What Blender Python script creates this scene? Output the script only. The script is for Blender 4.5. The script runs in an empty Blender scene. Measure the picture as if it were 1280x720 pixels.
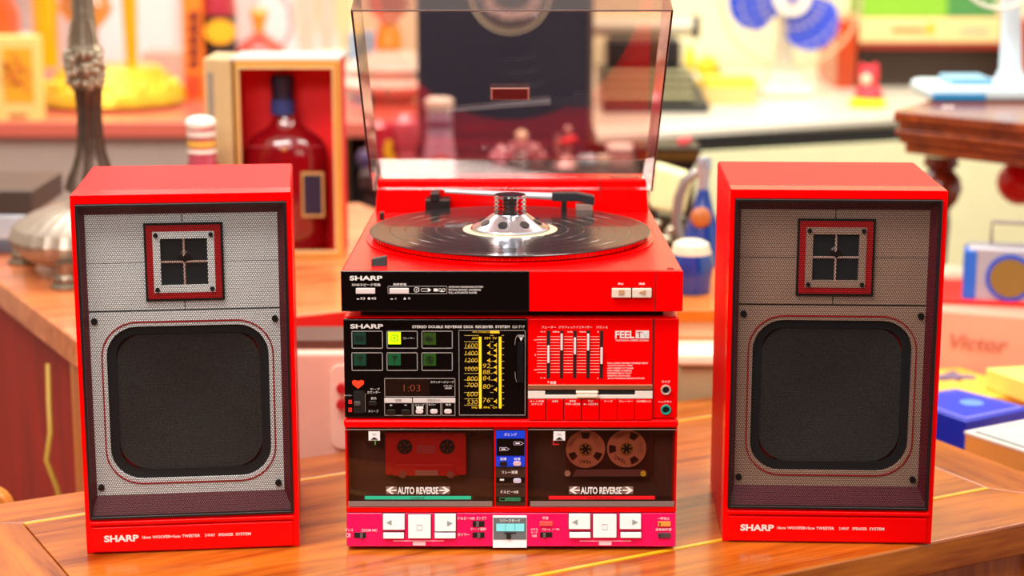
import bpy, math, random
from mathutils import Vector, Matrix
random.seed(7)
SC = bpy.context.scene
COL = SC.collection
rad = math.radians

# ------------------------------------------------------------------ camera
F_PX, PITCH, CAM_Y, CAM_Z = 2350.0, rad(12), 1.81, 0.655
cam = bpy.data.cameras.new('camera'); cam_o = bpy.data.objects.new('camera', cam); COL.objects.link(cam_o)
cam.sensor_width = 36; cam.lens = F_PX / 1280 * 36
cam_o.location = (0, -CAM_Y, CAM_Z); cam_o.rotation_euler = (rad(90) - PITCH, 0, 0)
cam.dof.use_dof = True; cam.dof.focus_distance = 1.90; cam.dof.aperture_fstop = 3.5
cam.clip_start = 0.05
SC.camera = cam_o
# ------------------------------------------------------------------ world and lights
W = bpy.data.worlds.new('world'); SC.world = W; W.use_nodes = True
W.node_tree.nodes['Background'].inputs[0].default_value = (1.0, 0.93, 0.84, 1)
W.node_tree.nodes['Background'].inputs[1].default_value = 0.8
def area(name, loc, rot, sx, sy, power, color):
    l = bpy.data.lights.new(name, 'AREA'); l.shape = 'RECTANGLE'; l.size = sx; l.size_y = sy
    l.energy = power; l.color = color
    o = bpy.data.objects.new(name, l); COL.objects.link(o); o.location = loc
    o.rotation_euler = tuple(rad(a) for a in rot); return o
area('unseen_lamp', (-0.75, -0.7, 2.0), (22, -18, 0), 1.3, 0.5, 34, (1, .95, .88))
area('unseen_lamp', (0.9, -0.2, 2.1), (8, 18, 0), 1.0, 0.4, 16, (1, .93, .84))
area('unseen_lamp', (-0.6, 2.0, 2.0), (0, 0, 0), 1.8, 0.6, 42, (1, .95, .90))
area('unseen_lamp', (1.3, 2.0, 2.0), (0, 0, 0), 1.4, 0.6, 33, (1, .95, .80))
area('unseen_lamp', (-0.5, -2.1, 1.7), (58, -12, 0), 1.4, 0.5, 30, (1, .95, .90))  # added front fill lamp above and behind the camera, brightens front faces
vs = SC.view_settings
vs.view_transform = 'Standard'; vs.look = 'None'; vs.gamma = 1; vs.use_curve_mapping = False; vs.exposure = 0.35

# ------------------------------------------------------------------ measuring helpers
def _ray(u, v):
    a = (u - 640) / F_PX; b = (v - 360) / F_PX; c, s = math.cos(PITCH), math.sin(PITCH)
    return a, c - b * s, -s - b * c
def at(u, v, Y=0.0):
    d = _ray(u, v); t = (Y + CAM_Y) / d[1]
    return Vector((d[0] * t, Y, CAM_Z + d[2] * t))
def onz(u, v, Z=0.0):
    d = _ray(u, v); t = (Z - CAM_Z) / d[2]
    return Vector((d[0] * t, -CAM_Y + d[1] * t, Z))
def pxm(Y, z=.2):            # metres per pixel at a place
    return ((Y + CAM_Y) * math.cos(PITCH) + (CAM_Z - z) * math.sin(PITCH)) / F_PX

# ------------------------------------------------------------------ materials
def lin(h):
    h = h.lstrip('#'); r = []
    for i in (0, 2, 4):
        c = int(h[i:i+2], 16) / 255
        r.append(c / 12.92 if c <= .04045 else ((c + .055) / 1.055) ** 2.4)
    return (*r, 1)
MATS = {}
def mat(h, rough=.45, metal=0, coat=0, var=.08, scale=40, bump=0, emit=0, aniso=0, name=None, spec=.5):
    key = (h, rough, metal, coat, var, scale, bump, emit, aniso, spec)
    if key in MATS: return MATS[key]
    m = bpy.data.materials.new(name or 'mat_' + h.strip('#')); m.use_nodes = True
    nt = m.node_tree; b = nt.nodes['Principled BSDF']
    c = lin(h)
    b.inputs['Roughness'].default_value = rough; b.inputs['Metallic'].default_value = metal
    b.inputs['Coat Weight'].default_value = coat; b.inputs['Specular IOR Level'].default_value = spec; b.inputs['Coat Roughness'].default_value = .04
    tc = nt.nodes.new('ShaderNodeTexCoord'); no = nt.nodes.new('ShaderNodeTexNoise')
    no.inputs['Scale'].default_value = scale; no.inputs['Detail'].default_value = 4
    nt.links.new(tc.outputs['Object'], no.inputs['Vector'])
    mx = nt.nodes.new('ShaderNodeMix'); mx.data_type = 'RGBA'
    mx.inputs['A'].default_value = tuple(x * (1 - var) for x in c[:3]) + (1,)
    mx.inputs['B'].default_value = tuple(min(1, x * (1 + var)) for x in c[:3]) + (1,)
    nt.links.new(no.outputs['Fac'], mx.inputs['Factor'])
    nt.links.new(mx.outputs['Result'], b.inputs['Base Color'])
    if bump:
        bp = nt.nodes.new('ShaderNodeBump'); bp.inputs['Strength'].default_value = bump; bp.inputs['Distance'].default_value = .002
        nt.links.new(no.outputs['Fac'], bp.inputs['Height']); nt.links.new(bp.outputs[0], b.inputs['Normal'])
    if emit:
        b.inputs['Emission Color'].default_value = c; b.inputs['Emission Strength'].default_value = emit
    MATS[key] = m; return m
def clear(h, k=1.0, ior=1.5, rough=.02, name='clear'):
    """thin clear sheet: tinted see-through plus a mirror by Fresnel"""
    key = ('clear', h, k, ior, rough)
    if key in MATS: return MATS[key]
    m = bpy.data.materials.new(name); m.use_nodes = True; nt = m.node_tree; nt.nodes.clear()
    out = nt.nodes.new('ShaderNodeOutputMaterial'); mix = nt.nodes.new('ShaderNodeMixShader')
    tr = nt.nodes.new('ShaderNodeBsdfTransparent'); gl = nt.nodes.new('ShaderNodeBsdfGlossy'); fr = nt.nodes.new('ShaderNodeFresnel')
    no = nt.nodes.new('ShaderNodeTexNoise'); no.inputs['Scale'].default_value = 60
    mp = nt.nodes.new('ShaderNodeMapRange'); mp.inputs['To Min'].default_value = rough * .6; mp.inputs['To Max'].default_value = rough * 1.6
    nt.links.new(no.outputs['Fac'], mp.inputs['Value']); nt.links.new(mp.outputs[0], gl.inputs['Roughness'])
    ge = nt.nodes.new('ShaderNodeNewGeometry'); mr = nt.nodes.new('ShaderNodeMapRange')
    mr.inputs['To Min'].default_value = ior; mr.inputs['To Max'].default_value = 1 / ior
    nt.links.new(ge.outputs['Backfacing'], mr.inputs['Value']); nt.links.new(mr.outputs[0], fr.inputs['IOR'])
    mu = nt.nodes.new('ShaderNodeMath'); mu.operation = 'MULTIPLY'; mu.inputs[1].default_value = k; mu.use_clamp = True
    tr.inputs['Color'].default_value = lin(h); gl.inputs['Color'].default_value = (1, 1, 1, 1)
    nt.links.new(fr.outputs[0], mu.inputs[0]); nt.links.new(mu.outputs[0], mix.inputs[0])
    nt.links.new(tr.outputs[0], mix.inputs[1]); nt.links.new(gl.outputs[0], mix.inputs[2]); nt.links.new(mix.outputs[0], out.inputs[0])
    MATS[key] = m; return m
def wood(h1, h2, axis='X', rough=.28, coat=.5, sc=1.0, name='wood'):
    key = ('wood', h1, h2, axis, rough, coat, sc)
    if key in MATS: return MATS[key]
    m = bpy.data.materials.new(name); m.use_nodes = True; nt = m.node_tree; b = nt.nodes['Principled BSDF']
    tc = nt.nodes.new('ShaderNodeTexCoord'); mp = nt.nodes.new('ShaderNodeMapping')
    s = {'X': (2.5, 26, 26), 'Y': (26, 2.5, 26), 'Z': (26, 26, 2.5)}[axis]
    mp.inputs['Scale'].default_value = tuple(a * sc for a in s)
    n1 = nt.nodes.new('ShaderNodeTexNoise'); n1.inputs['Scale'].default_value = 1.0; n1.inputs['Detail'].default_value = 8; n1.inputs['Distortion'].default_value = 1.2
    n2 = nt.nodes.new('ShaderNodeTexNoise'); n2.inputs['Scale'].default_value = 9; n2.inputs['Detail'].default_value = 6
    nt.links.new(tc.outputs['Object'], mp.inputs[0]); nt.links.new(mp.outputs[0], n1.inputs['Vector']); nt.links.new(mp.outputs[0], n2.inputs['Vector'])
    ad = nt.nodes.new('ShaderNodeMath'); ad.operation = 'MULTIPLY_ADD'; ad.inputs[1].default_value = .35
    nt.links.new(n2.outputs['Fac'], ad.inputs[0]); nt.links.new(n1.outputs['Fac'], ad.inputs[2])
    rp = nt.nodes.new('ShaderNodeValToRGB'); rp.color_ramp.elements[0].color = lin(h1); rp.color_ramp.elements[1].color = lin(h2)
    rp.color_ramp.elements[0].position = .45; rp.color_ramp.elements[1].position = .85
    nt.links.new(ad.outputs[0], rp.inputs[0]); nt.links.new(rp.outputs[0], b.inputs['Base Color'])
    b.inputs['Roughness'].default_value = rough; b.inputs['Coat Weight'].default_value = coat; b.inputs['Coat Roughness'].default_value = .12
    bp = nt.nodes.new('ShaderNodeBump'); bp.inputs['Strength'].default_value = .12; bp.inputs['Distance'].default_value = .001
    nt.links.new(ad.outputs[0], bp.inputs['Height']); nt.links.new(bp.outputs[0], b.inputs['Normal'])
    MATS[key] = m; return m
RED = mat('#f40002', .24, 0, 0, .02, 60, name='red_paint', spec=.17)
REDC = mat('#ee0006', .42, 0, 0, .02, 60, name='red_cabinet', spec=.12)
REDM = mat('#c8000c', .35, 0, .2, .03, 60, name='red_matte')
PINKRED = mat('#ec1058', .22, 0, .2, .05, 25, name='crimson_reflection_tint')  # body red made pinker to paint in the slope's bright reflection
BLACK = mat('#0b0606', .14, 0, 0, .1, 50, name='black_gloss')
BLACKM = mat('#0c0a0a', .5, name='black_matte')
DARKBR = mat('#2a1512', .3, name='dark_brown_plastic')
WHITE = mat('#f2eeee', .35, name='white_plastic')
PRINT = mat('#ece6e2', .5, name='white_print')
PRINTG = mat('#a59c98', .5, name='grey_print')
GOLDP = mat('#e8b81e', .5, 0, 0, .03, 40, 0, .3, name='lit_yellow_print')
SILVER = mat('#c9c6c4', .28, .85, name='brushed_silver')
PINKBTN = mat('#dccccb', .35, name='pale_pink_plastic')
COPPER = mat('#cf8a66', .3, .7, name='copper_trim')
CREAM = mat('#efe6cf', .5, name='cream_plastic')

# ------------------------------------------------------------------ mesh builder
ORIG = {}
class MB:
    def __init__(s): s.v = []; s.f = []
    def add(s, vs_, fs, M=None):
        n = len(s.v)
        s.v += [(M @ Vector(p)) if M is not None else Vector(p) for p in vs_]
        s.f += [tuple(i + n for i in f) for f in fs]; return s
    def box(s, x0, x1, y0, y1, z0, z1, M=None):
        return s.add([(x, y, z) for z in (z0, z1) for y in (y0, y1) for x in (x0, x1)],
              [(0, 2, 3, 1), (4, 5, 7, 6), (0, 1, 5, 4), (2, 6, 7, 3), (0, 4, 6, 2), (1, 3, 7, 5)], M)
    def prism(s, poly, z0, z1, M=None):
        n = len(poly)
        return s.add([(x, y, z0) for x, y in poly] + [(x, y, z1) for x, y in poly],
              [tuple(reversed(range(n))), tuple(range(n, 2 * n))] + [(i, (i + 1) % n, n + (i + 1) % n, n + i) for i in range(n)], M)
    def plate(s, poly, y0, y1):          # polygon in the x-z plane, thick along y
        a = [(x, y1, z) for x, z in poly]; b = [(x, y0, z) for x, z in poly]; n = len(poly)
        return s.add(a + b, [tuple(range(n)), tuple(reversed(range(n, 2 * n)))] + [(i, n + i, n + (i + 1) % n, (i + 1) % n) for i in range(n)])
    def ring(s, outer, inner, y0, y1):   # frame between two outlines of equal count, in the x-z plane
        n = len(outer); V = []
        for y in (y0, y1):
            V += [(x, y, z) for x, z in outer] + [(x, y, z) for x, z in inner]
        Fc = []
        for i in range(n):
            j = (i + 1) % n
            Fc += [(i, j, n + j, n + i), (2*n + i, 3*n + i, 3*n + j, 2*n + j), (i, 2*n + i, 2*n + j, j), (n + i, n + j, 3*n + j, 3*n + i)]
        return s.add(V, Fc)
    def lathe(s, prof, c=(0, 0, 0), seg=32, M=None, flute=0, nf=0, caps=True):
        V = []; Fc = []
        for r, z in prof:
            for k in range(seg):
                a = 2 * math.pi * k / seg; rr = r * (1 + (flute * math.cos(nf * a) if nf else 0))
                V.append((c[0] + rr * math.cos(a), c[1] + rr * math.sin(a), c[2] + z))
        for i in range(len(prof) - 1):
            for k in range(seg):
                Fc.append((i * seg + k, i * seg + (k + 1) % seg, (i + 1) * seg + (k + 1) % seg, (i + 1) * seg + k))
        if caps:
            Fc.append(tuple(reversed(range(seg)))); Fc.append(tuple((len(prof) - 1) * seg + k for k in range(seg)))
        return s.add(V, Fc, M)
    def cyl(s, p, q, r, r2=None, seg=20):
        p = Vector(p); q = Vector(q); d = q - p
        M = Matrix.Translation(p) @ d.to_track_quat('Z', 'Y').to_matrix().to_4x4()
        return s.lathe([(r, 0), (r if r2 is None else r2, d.length)], (0, 0, 0), seg, M)
    def tube(s, pts, r, seg=10):
        pts = [Vector(p) for p in pts]; V = []; Fc = []; n = len(pts); up = None
        for i, p in enumerate(pts):
            t = (pts[min(i + 1, n - 1)] - pts[max(i - 1, 0)]).normalized()
            if up is None: up = t.orthogonal().normalized()
            up = (up - t * up.dot(t)).normalized(); w = t.cross(up)
            rr = r[i] if isinstance(r, (list, tuple)) else r
            for k in range(seg):
                a = 2 * math.pi * k / seg; V.append(p + (up * math.cos(a) + w * math.sin(a)) * rr)
        for i in range(n - 1):
            for k in range(seg): Fc.append((i * seg + k, i * seg + (k + 1) % seg, (i + 1) * seg + (k + 1) % seg, (i + 1) * seg + k))
        Fc.append(tuple(reversed(range(seg)))); Fc.append(tuple((n - 1) * seg + k for k in range(seg)))
        return s.add(V, Fc)
    def ball(s, c, r, sz=1, seg=16, sx=1, sy=1):
        pr_ = [(max(1e-5, math.sin(math.pi * i / 8)) , -math.cos(math.pi * i / 8)) for i in range(9)]
        M = Matrix.Translation(Vector(c)) @ Matrix.Diagonal((r * sx, r * sy, r * sz, 1))
        return s.lathe(pr_, (0, 0, 0), seg, M)
def build(mb, name, m, parent=None, bevel=0, label=None, seg=2, kind=None, smooth=True, local=False):
    me = bpy.data.meshes.new(name)
    if parent is not None: off = ORIG[parent.name]
    elif local: off = Vector((0, 0, 0))
    else:
        xs = [p[0] for p in mb.v]; ys = [p[1] for p in mb.v]; zs = [p[2] for p in mb.v]
        off = Vector(((min(xs) + max(xs)) / 2, (min(ys) + max(ys)) / 2, min(zs)))
    me.from_pydata([tuple(Vector(p) - off) for p in mb.v], [], mb.f); me.update()
    me.materials.append(m)
    if smooth:
        me.polygons.foreach_set('use_smooth', [True] * len(me.polygons)); me.set_sharp_from_angle(angle=rad(32))
    o = bpy.data.objects.new(name, me); COL.objects.link(o)
    if parent is not None: o.parent = parent
    else: o.location = off
    ORIG[o.name] = off
    if bevel:
        b = o.modifiers.new('bevel', 'BEVEL'); b.width = bevel; b.segments = seg; b.limit_method = 'ANGLE'; b.angle_limit = rad(35); b.harden_normals = True
    if label: o['label'] = label
    if kind: o['kind'] = kind
    return o
def tag(o, label, cat, group=None):
    o['label'] = label; o['category'] = cat
    if group: o['group'] = group
    return o
def struct(mb, name, m, bevel=0): 
    return build(mb, name, m, bevel=bevel, kind='structure')
def thing(name, label, cat, loc=(0, 0, 0), rotz=None, group=None):
    o = bpy.data.objects.new(name, None); COL.objects.link(o); o.empty_display_size = .05
    o.location = loc
    if rotz is None: ORIG[o.name] = Vector(loc)       # children given in world coordinates
    else: ORIG[o.name] = Vector((0, 0, 0)); o.rotation_euler = (0, 0, rotz)   # children given in local coordinates
    return tag(o, label, cat, group)
def bx(x0, x1, y0, y1, z0, z1): return MB().box(x0, x1, y0, y1, z0, z1)
def rrect(x0, x1, z0, z1, r, n=6):
    P = []
    for cx, cz, a0 in ((x1 - r, z1 - r, 0), (x0 + r, z1 - r, 90), (x0 + r, z0 + r, 180), (x1 - r, z0 + r, 270)):
        for k in range(n + 1):
            a = rad(a0 + 90 * k / n); P.append((cx + r * math.cos(a), cz + r * math.sin(a)))
    return P
# ---- lettering: each string becomes flat mesh fitted into a box
_T = {}
def glyphs(s, bold=0, shear=0):
    k = (s, bold, shear)
    if k in _T: return _T[k]
    cu = bpy.data.curves.new('t', 'FONT'); cu.body = s; cu.offset = bold; cu.shear = shear; cu.resolution_u = 3
    o = bpy.data.objects.new('t', cu); COL.objects.link(o)
    dg = bpy.context.evaluated_depsgraph_get(); me = bpy.data.meshes.new_from_object(o.evaluated_get(dg))
    V = [tuple(v.co) for v in me.vertices]; Fc = [tuple(p.vertices) for p in me.polygons]
    bpy.data.objects.remove(o); bpy.data.curves.remove(cu); bpy.data.meshes.remove(me)
    _T[k] = (V, Fc); return _T[k]
def put_text(mb, s, x0, x1, z0, z1, y, bold=0, shear=0, M=None):
    """fits the string into x0..x1, z0..z1 on the plane y facing -y"""
    V, Fc = glyphs(s, bold, shear)
    if not V: return
    a0 = min(v[0] for v in V); a1 = max(v[0] for v in V); b0 = min(v[1] for v in V); b1 = max(v[1] for v in V)
    sx = (x1 - x0) / max(1e-6, a1 - a0); sz = (z1 - z0) / max(1e-6, b1 - b0)
    mb.add([(x0 + (v[0] - a0) * sx, y, z0 + (v[1] - b0) * sz) for v in V], Fc, M)
class Face:
    """lays out things on a vertical front plane y = Y from measured picture spots"""
    def __init__(s, Y, zoom=None): s.Y = Y; s.z = zoom
    def p(s, x, y):
        if s.z: x, y = s.z[0] + x / s.z[2], s.z[1] + y / s.z[2]
        a = at(x, y, s.Y); return a.x, a.z
    def ext(s, x0, y0, x1, y1):
        a, b = s.p(x0, y0); c, d = s.p(x1, y1)
        return min(a, c), max(a, c), min(b, d), max(b, d)
    def rect(s, mb, x0, y0, x1, y1, out=.0006, back=0.0):
        a, b, c, d = s.ext(x0, y0, x1, y1); return mb.box(a, b, s.Y - out, s.Y + back, c, d)
    def frame(s, mb, x0, y0, x1, y1, t=.0007, out=.0004):
        a, b, c, d = s.ext(x0, y0, x1, y1)
        mb.box(a, b, s.Y - out, s.Y, d - t, d); mb.box(a, b, s.Y - out, s.Y, c, c + t)
        mb.box(a, a + t, s.Y - out, s.Y, c, d); mb.box(b - t, b, s.Y - out, s.Y, c, d)
    def rr(s, mb, x0, y0, x1, y1, r=.45, out=.0015, back=0.0):
        a, b, c, d = s.ext(x0, y0, x1, y1); q = min(b - a, d - c) * r
        return mb.plate(rrect(a, b, c, d, q), s.Y - out, s.Y + back)
    def text(s, mb, t, x0, y0, x1, y1, bold=0, shear=0, out=.0008):
        a, b, c, d = s.ext(x0, y0, x1, y1); put_text(mb, t, a, b, c, d, s.Y - out, bold, shear)
    def disc(s, mb, x, y, r, out=.001, back=0.0, seg=24, r_in=0):
        cx, cz = s.p(x, y); rr_ = abs(s.p(x + r, y)[0] - cx)
        ri = rr_ * r_in
        o_ = [(cx + rr_ * math.cos(2*math.pi*k/seg), cz + rr_ * math.sin(2*math.pi*k/seg)) for k in range(seg)]
        if r_in:
            i_ = [(cx + ri * math.cos(2*math.pi*k/seg), cz + ri * math.sin(2*math.pi*k/seg)) for k in range(seg)]
            return mb.ring(o_, i_, s.Y - out, s.Y + back)
        return mb.plate(o_, s.Y - out, s.Y + back)
    def tri(s, mb, pts, out=.0008):
        return mb.plate([s.p(*q) for q in pts], s.Y - out, s.Y)

# ================================================================== ROOM
ZC = .15; ZF = -.72
struct(bx(-4, 4, -3, 4.0, ZF - .05, ZF), 'floor', wood('#5b3420', '#8a5634', 'X', .4, .2))
struct(bx(-4, 4, 3.6, 3.7, ZF, 2.6), 'wall_back', mat('#f6ecc0', .8, 0, 0, .03, 3, name='cream_wall'))
struct(bx(-4, 4, -3.1, -3, ZF, 2.6), 'wall_front', wood('#20120c', '#3c2418', 'Z', .5, .1, name='dark_panelling'))
struct(bx(-4.1, -4, -3, 3.7, ZF, 2.6), 'wall_left', mat('#eee4da', .8, 0, 0, .03, 3, name='pale_wall'))
struct(bx(-2.6, -.50, 3.585, 3.6, -.2, 1.6), 'trim_3', mat('#efe2de', .7, name='rosy_white_panel'))
m = MB(); m.box(-1.9, -1.18, 3.57, 3.6, -.1, 1.4); struct(m, 'trim_1', mat('#c9b3aa', .7, name='taupe_panel'))
m = MB(); m.box(-.95, -.72, 3.57, 3.6, -.1, 1.4); struct(m, 'trim_2', mat('#d8c4bc', .7, name='rosy_panel'))

# ================================================================== MAIN TABLE
PHI = rad(28.3)
TW = lambda ax='X': wood('#7c2e04', '#c66e1e', ax, .26, .2, name='orange_wood')
tb = thing('wooden_table', 'glossy orange wooden table with yellow inlay lines carrying the red stereo', 'table', (0, 0, ZF), PHI)
zt = -ZF; th = .036
def tpiece(x0, x1, y0, y1, z0, z1, name, m_, bev=.001): return build(bx(x0, x1, y0, y1, z0, z1), name, m_, tb, bev)
tpiece(-.416, .561, -.0745, .309, zt - th, zt, 'field_panel', TW('X'), .0004)
def mitre(poly, name, ax, bev=.0004):
    build(MB().prism(poly, zt - th, zt), name, wood('#7c2e04', '#c46c1c', ax, .24, .2, sc=.8, name='border_wood'), tb, bev)
T0, T1, N0, N1 = -.60, .64, -.187, .392
mitre([(T0, N0), (T1, N0), (.561, -.0805), (-.416, -.0805)], 'border_board', 'X', .003)
mitre([(T0, N1), (-.416, .315), (.561, .315), (T1, N1)], 'border_board', 'X', .003)
mitre([(T0, N0), (-.416, -.0805), (-.416, .315), (T0, N1)], 'border_board', 'Y', .003)
mitre([(T1, N0), (T1, N1), (.561, .315), (.561, -.0805)], 'border_board', 'Y', .003)
YIN = mat('#f0b01c', .25, 0, .4, .08, 90, name='yellow_inlay')
tpiece(-.416, .561, -.0805, -.0745, zt - th, zt + .0001, 'inlay_strip', YIN, 0)
tpiece(-.416, .561, .309, .315, zt - th, zt + .0001, 'inlay_strip', YIN, 0)
LEGW = wood('#9a4210', '#cf7628', 'Z', .3, .4, name='leg_wood')
for a in (T0 + .04, T1 - .085):
    for b_ in (N0 + .015, N1 - .075): tpiece(a, a + .05, b_, b_ + .05, 0, zt - th, 'leg', LEGW, .003)
tpiece(T0 + .06, T1 - .06, N0 + .03, N0 + .05, zt - .11, zt - th, 'apron', LEGW, .001)
tpiece(T0 + .06, T1 - .06, N1 - .05, N1 - .03, zt - .11, zt - th, 'apron', LEGW, .001)

# ================================================================== SPEAKERS
SW, SH, SD = .2125, .365, .197
def sp(u, v):        # measured on the photographed left cabinet's front
    t = (v - 239) / 455; a = (u - (89 + 19 * t)) / (278 - 10 * t)
    b = (v - 239) / (455 - 11 * a); return a * SW, (1 - b) * SH
GX0, GX1, GZ0, GZ1 = .0045, .2075, .0365, .356
def grille_mesh():
    pitch = .00225; r_out = pitch / math.sqrt(3) * 1.02; r_in = r_out * .76
    V = []; Fc = []; row = 0; z = GZ0 + .003
    while z < GZ1 - .002:
        x = GX0 + .003 + (pitch / 2 if row % 2 else 0)
        while x < GX1 - .002:
            n = len(V)
            for r in (r_out, r_in):
                for k in range(6):
                    a = rad(60 * k + 30); V.append((x + r * math.cos(a), -.0025, z + r * math.sin(a)))
            for k in range(6):
                j = (k + 1) % 6; Fc.append((n + k, n + j, n + 6 + j, n + 6 + k))
            x += pitch
        z += pitch * math.sqrt(3) / 2; row += 1
    me = bpy.data.meshes.new('grille'); me.from_pydata(V, [], Fc); me.update()
    me.materials.append(mat('#0c0909', .4, .2, name='perforated_metal')); return me
GRILLE = grille_mesh()
BAF = {'l': mat('#ffffff', .5, 0, name='silver_baffle'), 'r': mat('#c09a86', .5, 0, name='silver_baffle')}  # one silver finish; right copy browned to paint in its darker reflection
def speaker(loc, rot, label, side):
    r = thing('bookshelf_speaker', label, 'speaker', loc, rot, 'pair of red speakers')
    m = MB(); m.box(0, SW, .03, SD, 0, SH); cab = build(m, 'cabinet', REDC, r, .0025)
    m = MB(); out = [(0, 0), (SW, 0), (SW, SH), (0, SH)]; inn = [(GX0, GZ0), (GX1, GZ0), (GX1, GZ1), (GX0, GZ1)]
    m.ring(out, inn, 0, .0305); build(m, 'front_frame', RED, r, .0012)
    # stepped foot panel with the printed name
    m = MB(); m.box(.006, SW - .006, -.003, .001, .002, .0285); plinth = build(m, 'foot_panel', RED, r, .0015)
    m = MB(); m.box(.004, SW - .004, -.004, .001, .0305, .0345); build(m, 'ledge', RED, r, .0012)
    t = MB()
    x0, z1 = sp(129.5, 667.5); x1, z0 = sp(173, 676); zc = .0165
    put_text(t, 'SHARP', x0, x1, zc - .0035, zc + .0035, -.0034, .035)
    build(t, 'lettering', PRINT, plinth, smooth=False)
    t = MB()
    for s_, u0, u1 in (('16cm', 177, 188), ('WOOFER+5cm', 190, 225), ('TWEETER', 227, 250), ('2-WAY', 256, 269), ('SPEAKER', 273, 292), ('SYSTEM', 295, 314)):
        put_text(t, s_, sp(u0, 670)[0], sp(u1, 670)[0], zc - .0012, zc + .0018, -.0034, .015)
    build(t, 'lettering', PRINT, plinth, smooth=False)
    # grille edge and burgundy surround sloping back to the baffle
    m = MB(); m.ring([(GX0, GZ0), (GX1, GZ0), (GX1, GZ1), (GX0, GZ1)], [(GX0 + .0028, GZ0 + .0028), (GX1 - .0028, GZ0 + .0028), (GX1 - .0028, GZ1 - .0028), (GX0 + .0028, GZ1 - .0028)], -.003, .004)
    build(m, 'grille_rim', mat('#140e10', .4, name='rim_black'), r, .0008)
    g = bpy.data.objects.new('grille', GRILLE); COL.objects.link(g); g.parent = r
    bx0, bz1 = sp(105.3, 265.8); bx1 = sp(349, 266)[0]; bz0 = sp(120, 622)[1]
    m = MB(); o_ = [(GX0, GZ0), (GX1, GZ0), (GX1, GZ1), (GX0, GZ1)]; i_ = [(bx0, bz0), (bx1, bz0), (bx1, bz1), (bx0, bz1)]
    m.add([(x, .001, z) for x, z in o_] + [(x, .012, z) for x, z in i_], [(k, 4 + k, 4 + (k + 1) % 4, (k + 1) % 4) for k in range(4)])
    build(m, 'surround', mat('#6a1526', .5, name='burgundy_frame'), r, smooth=False)
    # baffle with a real opening for the woofer
    wx0, wz1 = sp(130.5, 405.6); wx1 = sp(336.5, 405)[0]; wz0 = sp(230, 599)[1]
    hole = rrect(wx0, wx1, wz0, wz1, .031, 8)
    gz = sp(228, 385)[1]
    m = MB(); n_ = len(hole)
    # lower panel: outline points matched to the hole points
    cx, cz = (wx0 + wx1) / 2, (wz0 + wz1) / 2; op = []
    for x, z in hole:
        dx, dz = x - cx, z - cz; k = 1e9
        if dx > 1e-6: k = min(k, (bx1 - cx) / dx)
        if dx < -1e-6: k = min(k, (bx0 - cx) / dx)
        if dz > 1e-6: k = min(k, (gz - .0008 - cz) / dz)
        if dz < -1e-6: k = min(k, (bz0 - cz) / dz)
        op.append((cx + dx * k, cz + dz * k))
    # square off the corners
    for cxx, czz in ((bx1, gz - .0008), (bx0, gz - .0008), (bx0, bz0), (bx1, bz0)):
        i = min(range(n_), key=lambda q: (op[q][0] - cxx) ** 2 + (op[q][1] - czz) ** 2); op[i] = (cxx, czz)
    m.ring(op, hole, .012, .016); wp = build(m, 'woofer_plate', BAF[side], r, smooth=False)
    mid = sp(228, 325.4)[1]; cxs = sp(228.8, 300)[0]
    tx0, tz1 = sp(179.3, 276.7); tx1 = sp(279.4, 276)[0]; tz0 = sp(228, 372.4)[1]
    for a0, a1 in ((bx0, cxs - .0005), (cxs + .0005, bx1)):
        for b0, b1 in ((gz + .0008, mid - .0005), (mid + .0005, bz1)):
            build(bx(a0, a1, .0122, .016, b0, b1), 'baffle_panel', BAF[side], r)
    build(bx(bx0, bx1, .0155, .018, gz - .003, bz1), 'backing', BLACKM, r)
    # tweeter
    m = MB(); fr = lambda a, b, c, d: [(a, c), (b, c), (b, d), (a, d)]
    m.ring(fr(tx0, tx1, tz0, tz1), fr(tx0 + .0022, tx1 - .0022, tz0 + .0022, tz1 - .0022), .0095, .0125); build(m, 'tweeter_outline', BLACKM, r)
    tf = MB(); k1, k2 = .0022, .0085
    tf.ring(fr(tx0 + k1, tx1 - k1, tz0 + k1, tz1 - k1), fr(tx0 + k2, tx1 - k2, tz0 + k2, tz1 - k2), .009, .0125); tw = build(tf, 'tweeter_frame', mat('#c81a1e', .4, name='tweeter_red'), r)
    k3 = .0155
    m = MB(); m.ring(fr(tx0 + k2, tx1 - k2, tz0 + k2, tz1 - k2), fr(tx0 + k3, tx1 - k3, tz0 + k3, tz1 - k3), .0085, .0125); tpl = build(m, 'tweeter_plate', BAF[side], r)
    tcx, tcz = (tx0 + tx1) / 2, (tz0 + tz1) / 2
    m = MB(); m.box(tx0 + k3, tx1 - k3, .0118, .0122, tz0 + k3, tz1 - k3); build(m, 'tweeter_cavity', mat('#1c2024', .6, name='cavity_dark'), r)
    m = MB(); m.box(tcx - .0009, tcx + .0009, .0098, .0112, tz0 + k3, tz1 - k3); m.box(tx0 + k3, tx1 - k3, .0098, .0112, tcz - .0009, tcz + .0009); build(m, 'tweeter_cross', mat('#e0b8aa', .4, name='cross_pink'), r)
    dm = MB(); dm.ball((tcx + .001, .0125, tcz + .003), .0085, 1, 20, 1, .35); build(dm, 'tweeter_dome', mat('#3a302e', .2, .5, name='dome'), r)
    for sx in (tx0 + .0117, tx1 - .0117):
        for sz in (tz0 + .0117, tz1 - .0117): build(MB().cyl((sx, .0082, sz), (sx, .0066, sz), .0022), 'screw', BLACKM, tpl)
    for u, v in ((117.2, 398), (345.5, 396), (124.8, 611), (349, 604.3)):
        x, z = sp(u, v); build(MB().cyl((x, .012, z), (x, .0095, z), .0032), 'screw', BLACKM, wp)
    # thin red line, dark woofer gasket and grey cone
    def off(k): return rrect(wx0 - k, wx1 + k, wz0 - k, wz1 + k, .031 + k, 8)
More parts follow.
